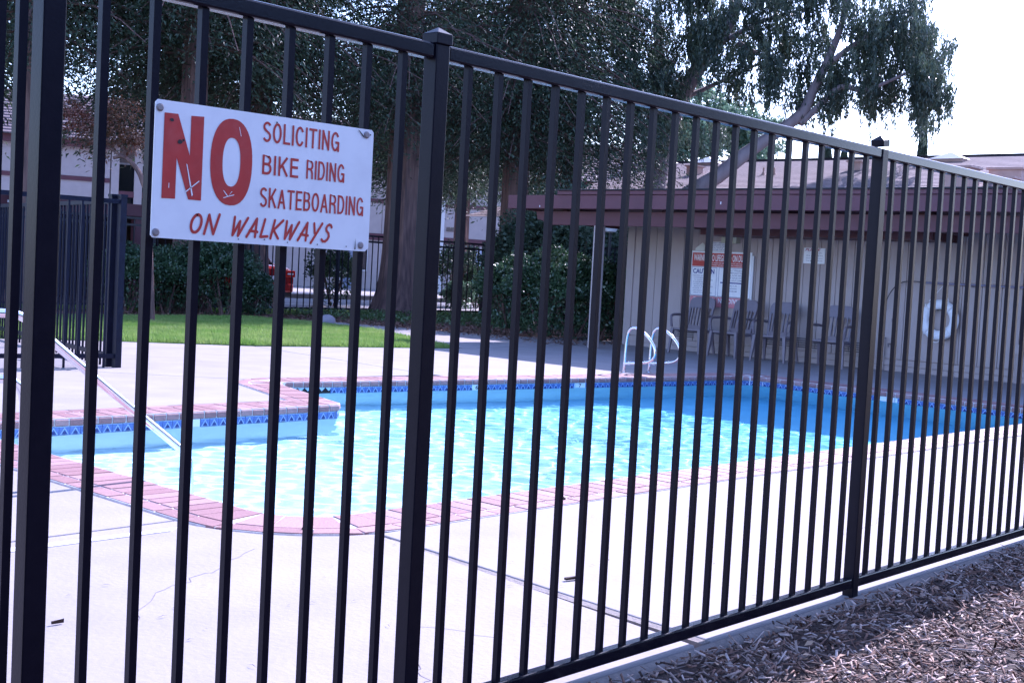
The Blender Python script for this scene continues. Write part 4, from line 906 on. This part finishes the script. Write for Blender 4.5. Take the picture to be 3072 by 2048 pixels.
# ================================================================== LAWN
LAWN = [(7.1, 16.5), (8.85, 15.34), (10.7, 14.46), (12.5, 13.9), (13.75, 13.76), (15.45, 17.6), (15.55, 19.6), (15.2, 21.2), (12.5, 20.95), (8.4, 20.5), (7.6, 20.3)]
m = M(); m.prism(LAWN, -.03, .004); struct(m.build('lawn', grassb))
def blades(poly, n, hmin, hmax, matl, label, name='grass'):
    q = np.array(poly); P_ = np.stack([rng.uniform(q[:, 0].min(), q[:, 0].max(), n), rng.uniform(q[:, 1].min(), q[:, 1].max(), n)], 1); P_ = P_[inside(P_, poly)]; n = len(P_)
    C_ = np.concatenate([P_, np.zeros((n, 1))], 1); az = rng.uniform(0, 2 * PI, n); h = rng.uniform(hmin, hmax, n); wv = .005 + .004 * rng.random(n)
    s_ = np.stack([np.cos(az), np.sin(az), 0 * az], 1) * wv[:, None]; tip = C_ + np.stack([rng.normal(0, .3, n) * h, rng.normal(0, .3, n) * h, h], 1)
    V = np.stack([C_ - s_, C_ + s_, tip], 1).reshape(-1, 3); o = fast(name, V, np.arange(n * 3).reshape(-1, 3), matl); return tag(o, label, None, kind='stuff')
blades(LAWN, 190000, .035, .085, grassm, 'bright green lawn grass beyond the pool deck')
blades([(5, 23.5), (30, 23.5), (30, 24.4), (5, 24.4)], 26000, .05, .12, grassm, 'rough green grass at the foot of the rear fence')
m = M(); m.box(4, 40, 23.5, 24.45, -.2, 0.0); struct(m.build('verge', grassb))

# ================================================================== PLANTS
def shell_leaves(c, r, n, size, asp=.5, droop=0., noise=.22, seed=0, inner=.55):
    rg = np.random.default_rng(seed); d = norm(rg.normal(size=(n, 3))); d[:, 2] = np.where(rg.random(n) < .75, np.abs(d[:, 2]), d[:, 2])
    ph = rg.uniform(0, 6, (5, 3)); k = 1 + noise * sum(np.sin(d @ (ph[i] * 1.6) + ph[i, 0]) for i in range(5)) / 2.2
    rad = (inner + (1 - inner) * rg.random(n) ** .4) * k
    C_ = np.array(c) + d * rad[:, None] * np.array(r)
    D = norm(d + rg.normal(0, .7, (n, 3)) - np.array([0, 0, droop])); Nn = norm(d + rg.normal(0, .5, (n, 3)))
    ln = size * rg.uniform(.6, 1.4, n); return leaf_quads(C_, D, Nn, ln, ln * asp)
def shrub(name, c, r, n, size, matl, label, cat='shrub', seed=1, group=None, stems=4, noise=.22):
    t_ = empty(name, (c[0], c[1], -.03), label, cat, group)
    V, Fq = shell_leaves(c, r, n, size, seed=seed, noise=noise); fast('foliage', V, Fq, matl, t_)
    m = M()
    for k in range(stems):
        a = 2 * PI * k / stems + seed; m.tube([(c[0] + .05 * math.cos(a), c[1] + .05 * math.sin(a), -.05), (c[0] + r[0] * .35 * math.cos(a), c[1] + r[1] * .35 * math.sin(a), c[2] * .6), (c[0] + r[0] * .6 * math.cos(a), c[1] + r[1] * .6 * math.sin(a), c[2] + r[2] * .3)], [.03, .02, .01], 6)
    m.build('stem', barkm, t_); return t_
GB = 'dark rounded bushes behind the lawn'
for i, (px, d, rx, rz, zc, lab) in enumerate(((385, 25.5, .75, .60, .68, 'low dark bush just right of the navy fence post'), (500, 25.8, .62, .60, .66, 'dark bush second from the navy fence post'), (590, 26.2, .60, .70, .80, 'taller dark bush under the left half of the sign'),
        (675, 26.0, .66, .70, .80, 'largest dark bush, below the middle of the sign'), (762, 26.4, .44, .46, .46, 'dark bush partly hiding the red car'))):
    p = spot(px, 880, d); shrub('bush', (p.x, p.y, zc), (rx, rx, rz), 9000, .062, hedge_leaf, lab, 'bush', 10 + i, GB)
for i, (px, d, rx, rz, zc, lab) in enumerate(((1535, 25.0, .72, .72, .78, 'left end bush of the glossy hedge beside the second trunk'), (1640, 24.4, .80, .76, .84, 'tall glossy bush in the middle of the hedge'), (1725, 24.0, .8, .74, .80, 'sunlit glossy bush left of the patio post'), (1800, 24.4, .75, .70, .76, 'glossy bush right behind the patio post'), (1870, 25.8, .62, .62, .66, 'end bush of the hedge seen through the gap by the building'))):
    p = spot(px, 880, d); shrub('hedge_bush', (p.x, p.y, zc), (rx, rx, rz), 11000, .07, hedge_leaf, lab, 'bush', 30 + i, 'glossy bushes of the right hedge')
for i, (px, py, d, r, lab) in enumerate(((1370, 825, 42, .9, 'dark rounded shrub against the apartment wall left of the pale door'), (1430, 860, 42, .5, 'small leafy shrub beside the pale blue door'), (1000, 830, 36, .7, 'dark shrub below the sign in front of the apartment wall'), (1375, 890, 40, .45, 'tuft of grey-green grass under the dark shrub'))):
    p = spot(px, py, d); shrub('shrub', tuple(p), (r, r, r * 1.1), 3500, .10, hedge_leaf if i < 3 else pale_leaf, lab, 'shrub', 50 + i)
for i, (px, d, r, h, lab) in enumerate(((1600, 31.5, 1.2, 1.5, 'dark evergreen bush beyond the rear fence behind the hedge'), (1700, 30.0, 1.3, 1.75, 'tall dark evergreen bush beyond the rear fence left of the patio post'), (1790, 31.0, 1.1, 1.5, 'dark evergreen bush beyond the rear fence behind the patio post'))):
    p = spot(px, 760, d); shrub('evergreen_bush', (p.x, p.y, h * .85), (r, r, h), 9000, .10, redwood_leaf, lab, 'bush', 60 + i, 'evergreen bushes beyond the rear fence')
# ground cover
n = 6000; P_ = np.stack([rng.uniform(17.2, 23, n), rng.uniform(17.0, 23, n), rng.uniform(0, .16, n)], 1); P_ = P_[(P_[:, 0] + P_[:, 1] > 38)]; n = len(P_)
V, Fq = leaf_quads(P_, rng.normal(size=(n, 3)), np.stack([rng.normal(0, .5, n), rng.normal(0, .5, n), np.ones(n)], 1), rng.uniform(.05, .10, n), rng.uniform(.03, .06, n))
tag(fast('ground_cover', V, Fq, ivy_leaf), 'low leafy ground cover round the redwood feet', None, kind='stuff')
n = 20000; P_ = np.stack([rng.uniform(8, 25, n), rng.uniform(14, 23.3, n), rng.uniform(-.03, .03, n)], 1); P_ = P_[~inside(P_[:, :2], LAWN) & ((P_[:, 0] > 16.5) | (P_[:, 1] > 20.6))]; n = len(P_); az = rng.uniform(0, 2 * PI, n)
V, Fq = leaf_quads(P_, np.stack([np.cos(az), np.sin(az), rng.normal(0, .3, n)], 1), np.stack([rng.normal(0, .4, n), rng.normal(0, .4, n), np.ones(n)], 1), rng.uniform(.04, .12, n), rng.uniform(.015, .04, n))
tag(fast('bed_litter', V, Fq, [mulchm[0], mat('rust_litter', (.20, .09, .06), .9, c2=(.3, .18, .13), scale=5)], mi=rng.integers(0, 2, n)), 'reddish bark and fallen needles in the planting bed', None, kind='stuff')

# ---- redwoods
def trunk_mesh(base, H_, r0, lean=(0, 0), n=26, seed=0, flare=1.8):
    rg = np.random.default_rng(seed); m = M(); K = 26; ph = rg.uniform(0, 6, 4)
    for i in range(K + 1):
        z = H_ * (i / K) ** 1.6; r = r0 * (1 - .72 * z / H_) * (1 + (flare - 1) * math.exp(-z / .55)); 
        for j in range(n):
            a = 2 * PI * j / n; rr = r * (1 + .06 * math.sin(7 * a + ph[0] + z * .25) + .05 * math.sin(13 * a + ph[1] - z * .2) + .10 * math.exp(-z / .6) * math.sin(5 * a + ph[2]))
            m.v.append((base[0] + lean[0] * z + rr * math.cos(a), base[1] + lean[1] * z + rr * math.sin(a), base[2] + z - .1))
    for i in range(K):
        for j in range(n): a = i * n + j; b = i * n + (j + 1) % n; m.f.append((a, b, b + n, a + n)); m.m.append(0)
    return m
def redwood(base, H_, r0, zb, spread, nbr, label, seed, dens=1., zdense=11., thin=None, leaf=.105, lean=(0, 0)):
    rg = np.random.default_rng(seed); t_ = empty('redwood_tree', tuple(base), label, 'tree', 'redwoods round the lawn and car park')
    trunk_mesh(base, H_, r0, lean, seed=seed).build('trunk', barkm, t_, smooth=True); bmh0 = None
    Cs, Ds, Ns, Ls = [], [], [], []; bmh = M()
    for k in range(nbr):
        u = rg.random(); z = zb + (min(zdense, H_ * .95) - zb) * u if rg.random() < .8 else rg.uniform(zb, H_ * .96)
        if thin and z > thin and rg.random() < .72: continue
        a = rg.uniform(0, 2 * PI); L_ = spread * (1 - .55 * (z - zb) / H_) * rg.uniform(.55, 1.15) * (.45 + .55 * min(1, (z - zb) / 1.6 + .35))
        d = np.array([math.cos(a), math.sin(a), 0]); s_ = np.linspace(.08, 1, 9)
        up = rg.uniform(-.05, .3); P_ = np.array([base[0] + lean[0] * z, base[1] + lean[1] * z, z]) + d * (L_ * s_)[:, None] + np.array([0, 0, 1.]) * (L_ * (up * s_ - (.36 + .2 * rg.random()) * s_ ** 2))[:, None]
        bmh.tube([tuple(p) for p in P_[::2]], list(np.linspace(.035, .008, 5)), 4)
        n = int(330 * dens * L_ / 2.5); q = rg.random(n) ** .75; idx = np.clip(q * 8, 0, 7.999); i0 = idx.astype(int); f_ = (idx - i0)[:, None]
        B = P_[i0] * (1 - f_) + P_[i0 + 1] * f_
        side = np.array([-d[1], d[0], 0]); w_ = rg.normal(0, .30, n) * (.5 + q) * L_ * .45; hang = -np.abs(rg.normal(0, .2, n)) * (.6 + .3 * L_) 
        clump = rg.normal(0, .28, (14, 3)) ; ci = rg.integers(0, 14, n)
        C_ = B + side * w_[:, None] + np.array([0, 0, 1.]) * hang[:, None] + clump[ci] * .8 + rg.normal(0, .05, (n, 3))
        Cs.append(C_); Ds.append(d * .6 + side * np.sign(w_)[:, None] * .5 + np.array([0, 0, -.55]) + rg.normal(0, .4, (n, 3))); Ns.append(rg.normal(0, .6, (n, 3)) + np.array([0, 0, 1.])); Ls.append(leaf * rg.uniform(.6, 1.4, n))
    C_ = np.concatenate(Cs); D = np.concatenate(Ds); Nn = np.concatenate(Ns); l_ = np.concatenate(Ls)
    V, Fq = leaf_quads(C_, D, Nn, l_, l_ * .30); mi = (rg.random(len(C_)) < .09).astype(int)
    fast('crown', V, Fq, [redwood_leaf, redwood_dry], t_, mi=mi); o = bmh.build('branches', barkm, t_); o['kind'] = 'stuff'
    return t_
redwood((21.1, 23.2, 0), 22, .43, 5.0, 3.3, 210, 'thick redwood with a flared foot between the sign and the centre post', 1, thin=6.9)
redwood((24.4, 22.5, 0), 23, .36, 4.4, 4.0, 250, 'redwood rising behind the hedge in the middle of the view', 2)
redwood((17.6, 24.35, 0), 21, .33, 4.8, 3.6, 190, 'redwood standing behind the sign beside the carport', 3)
redwood((15.1, 23.2, 0), 20, .32, 5.3, 3.4, 180, 'redwood hidden behind the left edge of the sign', 4)
redwood((12.2, 24.4, 0), 20, .32, 5.2, 3.4, 170, 'redwood behind the tall near fence post at left', 5)
redwood((27.5, 23.2, 0), 20, .30, 4.1, 3.2, 160, 'slender redwood further back right of the second trunk', 6)
redwood((20.5, 31, 0), 22, .3, 5.2, 4.2, 150, 'background redwood behind the carport', 7, leaf=.16)
redwood((27.5, 30, 0), 8.2, .25, 4.6, 3.4, 110, 'background redwood seen between the two big trunks', 8, leaf=.16)

redwood((13.0, 33.5, 0), 20, .3, 5.6, 4.6, 150, 'background redwood behind the left end of the carport', 9, leaf=.17)
redwood((8.5, 32.0, 0), 20, .3, 5.6, 4.4, 120, 'background redwood at the far left edge of the view', 10, leaf=.17)
redwood((33.5, 33.5, 0), 20, .3, 4.6, 4.4, 150, 'background redwood between the middle trunk and the eucalyptus', 11, leaf=.17)

# ---- eucalyptus
eu = empty('eucalyptus_tree', tuple(spot(1930, 700, 36)), 'leaning eucalyptus with drooping foliage behind the pool building', 'tree')
def limb(pts, r, d=36): return [tuple(spot(a, b, d + c)) for a, b, c in pts]
tk = M()
R1 = [(1940, 700, 0), (1955, 600, 0), (1975, 500, 0), (1992, 420, 0), (2040, 300, .2), (2095, 205, .3), (2150, 135, .4), (2200, 40, .5), (2230, -80, .6), (2240, -260, .6)]
tk.tube(smooth_pts(limb(R1, 0), 4), list(np.linspace(.36, .12, 4 * 9 + 1)), 12)
tk.build('trunk', eucb, eu, smooth=True)
tk = M()
R2 = [(2000, 640, -1), (2060, 585, -1), (2150, 530, -1.2), (2225, 470, -1.2), (2290, 425, -1.2), (2400, 345, -1.2), (2440, 270, -1.), (2475, 200, -1.), (2520, 90, -.8), (2560, -60, -.6)]
tk.tube(smooth_pts(limb(R2, 0), 4), list(np.linspace(.26, .07, 37)), 10); tk.build('branch', eucb, eu, smooth=True); tk = M()
R3 = [(2400, 372, -1.2), (2450, 325, -1.2), (2520, 262, -1.3), (2590, 272, -1.4), (2680, 238, -1.5), (2760, 200, -1.5)]
tk.tube(smooth_pts(limb(R3, 0), 4), list(np.linspace(.10, .03, 21)), 8); tk.build('branch', eucb, eu, smooth=True)
for pts in ([(2040, 300, 0), (2130, 260, .6), (2260, 200, .8), (2380, 130, 1)], [(2150, 135, 0), (2300, 60, .5), (2480, 10, 1)], [(1992, 420, 0), (1930, 320, .5), (1900, 200, .8)], [(2215, 130, 0), (2270, 160, -.3), (2330, 190, -.6)], [(2475, 200, -1), (2600, 110, -1.2), (2740, 60, -1.3)], [(2160, 120, .4), (2050, 110, .5), (2040, 105, .6)]):
    tk = M(); tk.tube(smooth_pts(limb(pts, 0), 4), list(np.linspace(.09, .02, (len(pts) - 1) * 4 + 1)), 7); tk.build('branch', eucb, eu, smooth=True)
rg = np.random.default_rng(5)
# hanging clusters: (px, py of the top, drop in px, half-width px, weight)
clus = []
def fill(x0, x1, y0, y1, n, drop=(60, 130)):
    for _ in range(n): clus.append((rg.uniform(x0, x1), rg.uniform(y0, y1), rg.uniform(*drop), rg.uniform(-1.8, 2.0)))
fill(1880, 2120, -160, 150, 34); fill(1880, 2060, 150, 330, 26); fill(1920, 2160, 330, 430, 9, (50, 100)); fill(2100, 2340, -160, 60, 30); fill(2080, 2330, 60, 210, 20); fill(2160, 2320, 210, 270, 6, (60, 100))
fill(2330, 2600, -160, 120, 44); fill(2330, 2560, 120, 240, 22); fill(2380, 2520, 250, 320, 8, (50, 90)); fill(2580, 2780, 30, 200, 34); fill(2600, 2830, 180, 270, 22); fill(2600, 2790, -120, 40, 12); fill(2760, 2850, 80, 200, 9, (50, 90)); fill(2740, 2840, 250, 320, 8, (40, 90)); fill(2750, 2768, 320, 350, 2, (60, 100)); fill(1830, 1900, -100, 260, 12); fill(2590, 2720, 250, 300, 6, (60, 90))
Cs, Ds = [], []
for cx, cy, dr, dd in clus:
    for s_ in range(int(rg.integers(5, 9))):
        bx_, by_ = cx + rg.normal(0, 20), cy + rg.normal(0, 14); ln_ = dr * rg.uniform(.5, 1.3); n = int(46 * ln_ / 90) + 8; u = rg.random(n); sw = rg.normal(0, 6)
        depth = 35.5 + dd + rg.normal(0, .25)
        px_ = bx_ + sw * u + rg.normal(0, 6.5, n) * (1 - .45 * u); py_ = by_ + ln_ * u + rg.normal(0, 3, n)
        base = np.array(EYE); Rr, Dd, Ff = np.array(RIGHT), np.array(DOWN), np.array(FWD); dp = depth + rg.normal(0, .12, n)
        Cs.append(base + (Rr * ((px_ - 1536) / F_PX)[:, None] + Dd * ((py_ - 1024) / F_PX)[:, None] + Ff) * dp[:, None]); Ds.append(np.array([0, 0, -1.]) + rg.normal(0, .38, (n, 3)))
C_ = np.concatenate(Cs); D = np.concatenate(Ds); n = len(C_); l_ = rg.uniform(.10, .19, n)
V, Fq = leaf_quads(C_, D, rg.normal(size=(n, 3)), l_, l_ * .24); fast('crown', V, Fq, euc_leaf, eu)

# ---- unseen bush row and wing added behind the camera to darken fence reflections
backdrop = empty('reflection_backdrop', (4, -22, 0), 'unseen cream wing across the walkway behind the viewpoint', 'building')
m = M(); m.box(-26, 34, -30, -22, -.1, 6.2); m.build('wall', stucco, backdrop)
m = M(); m.box(-26.6, 34.6, -31, -21.3, 6.2, 6.5); m.build('roof', shingle, backdrop)
m = M(); m.box(-26, 34, -21.98, -21.9, 2.5, 2.8); m.build('band', maroon, backdrop)
for i, x in enumerate(np.arange(-16, 26, 3.4)):
    shrub('reflection_bush', (x, -11.5 + (i % 3) * .4, 2.5), (2.1, 1.4, 2.9 + .5 * (i % 2)), 2600, .34, hedge_leaf, ['first', 'second', 'third', 'fourth', 'fifth', 'sixth', 'seventh', 'eighth', 'ninth', 'tenth', 'eleventh', 'twelfth', 'last'][i] + ' bush from the left in the unseen row added for fence reflections', 'bush', 100 + i, 'unseen bushes added behind the viewpoint')

# ---- small red-leaved tree at the left
mp_ = empty('red_leaf_tree', tuple(spot(452, 930, 22)), 'small tree with russet leaves and a crooked limb left of the sign', 'tree')
tk = M(); tk.tube(smooth_pts([tuple(spot(a, b, 22)) for a, b in ((452, 990), (450, 860), (446, 720), (444, 640), (450, 590), (432, 555), (418, 520), (398, 492), (368, 470), (340, 474))], 4), list(np.linspace(.075, .028, 37)), 9)
tk.tube(smooth_pts([tuple(spot(a, b, 22)) for a, b in ((368, 470), (310, 430), (270, 380))], 3), list(np.linspace(.028, .01, 7)), 6); tk.build('trunk', barkm, mp_, smooth=True)
Vs, Fs, off = [], [], 0
for i, (px, py, rx, rz) in enumerate(((250, 395, .42, .30), (300, 440, .40, .34), (370, 360, .36, .45), (330, 390, .30, .3), (225, 350, .3, .25), (395, 430, .28, .25))):
    V, Fq = shell_leaves(tuple(spot(px, py, 22)), (rx, rx, rz), 620, .055, .45, .6, seed=70 + i, inner=.1); Vs.append(V); Fs.append(Fq + off); off += len(V)
fast('crown', np.concatenate(Vs), np.concatenate(Fs), maple_leaf, mp_)
# ---- trees beyond the rear roof
def far_tree(px, py, d, r, n, matl, label, seed, asp=.4, size=.28):
    p = spot(px, py, d); t_ = empty('far_tree', (p.x, p.y, 0), label, 'tree')
    Vs, Fs, off = [], [], 0; rg = np.random.default_rng(seed)
    for k in range(7):
        c = (p.x + rg.normal(0, r[0] * .45), p.y + rg.normal(0, r[0] * .45), p.z + rg.normal(0, r[1] * .4)); V, Fq = shell_leaves(c, (r[0] * .6, r[0] * .6, r[1] * .5), n // 7, size, asp, .3, seed=seed * 9 + k, inner=.2); Vs.append(V); Fs.append(Fq + off); off += len(V)
    fast('crown', np.concatenate(Vs), np.concatenate(Fs), matl, t_)
    m = M(); m.tube([(p.x, p.y, -.1), (p.x, p.y, p.z)], [.25, .1], 8); m.build('trunk', barkm, t_); return t_
far_tree(2040, 420, 62, (2.0, 1.9), 5000, pale_leaf, 'blue-green tree just beyond the left end of the shingled roof', 80)
far_tree(2130, 400, 66, (2.2, 2.4), 5500, pale_leaf, 'largest blue-green tree beyond the roof, behind the white pyramid vent', 81)
far_tree(2235, 430, 64, (1.5, 1.5), 3500, pale_leaf, 'blue-green tree beyond the roof right of the leaning limb', 82)
far_tree(2310, 468, 75, (1.0, .9), 900, pale_leaf, 'sparse small tree peeping over the ridge', 83, size=.22)
def cypress(px, py0, py1, d, hw, label, seed):
    a = spot(px, py0, d); b = spot(px, py1, d); t_ = empty('cypress_tree', (a.x, a.y, 0), label, 'tree'); n = 2600; rg = np.random.default_rng(seed); u = rg.random(n); z = a.z + (b.z - a.z) * u; r = hw * (1 - u) ** .6 * rg.random(n) ** .3; an = rg.uniform(0, 2 * PI, n)
    C_ = np.stack([a.x + r * np.cos(an), a.y + r * np.sin(an), z], 1); V, Fq = leaf_quads(C_, np.stack([np.cos(an) * .3, np.sin(an) * .3, np.ones(n)], 1), rg.normal(size=(n, 3)), rg.uniform(.15, .3, n), rg.uniform(.06, .12, n)); fast('crown', V, Fq, redwood_leaf, t_)
    m = M(); m.tube([(a.x, a.y, -.1), (a.x, a.y, (a.z + b.z) / 2)], [.15, .05], 6); m.build('trunk', barkm, t_)
cypress(2765, 490, 330, 62, .26, 'narrow conical tree rising alone above the roof ridge', 90); cypress(2530, 500, 425, 70, .22, 'short conical tip over the ridge left of the third post', 91); cypress(2297, 500, 440, 80, .2, 'thin spire in the sparse tree over the ridge', 92); cypress(2480, 500, 425, 60, .25, 'dark conical tip over the ridge beside the hanging leaves', 93)
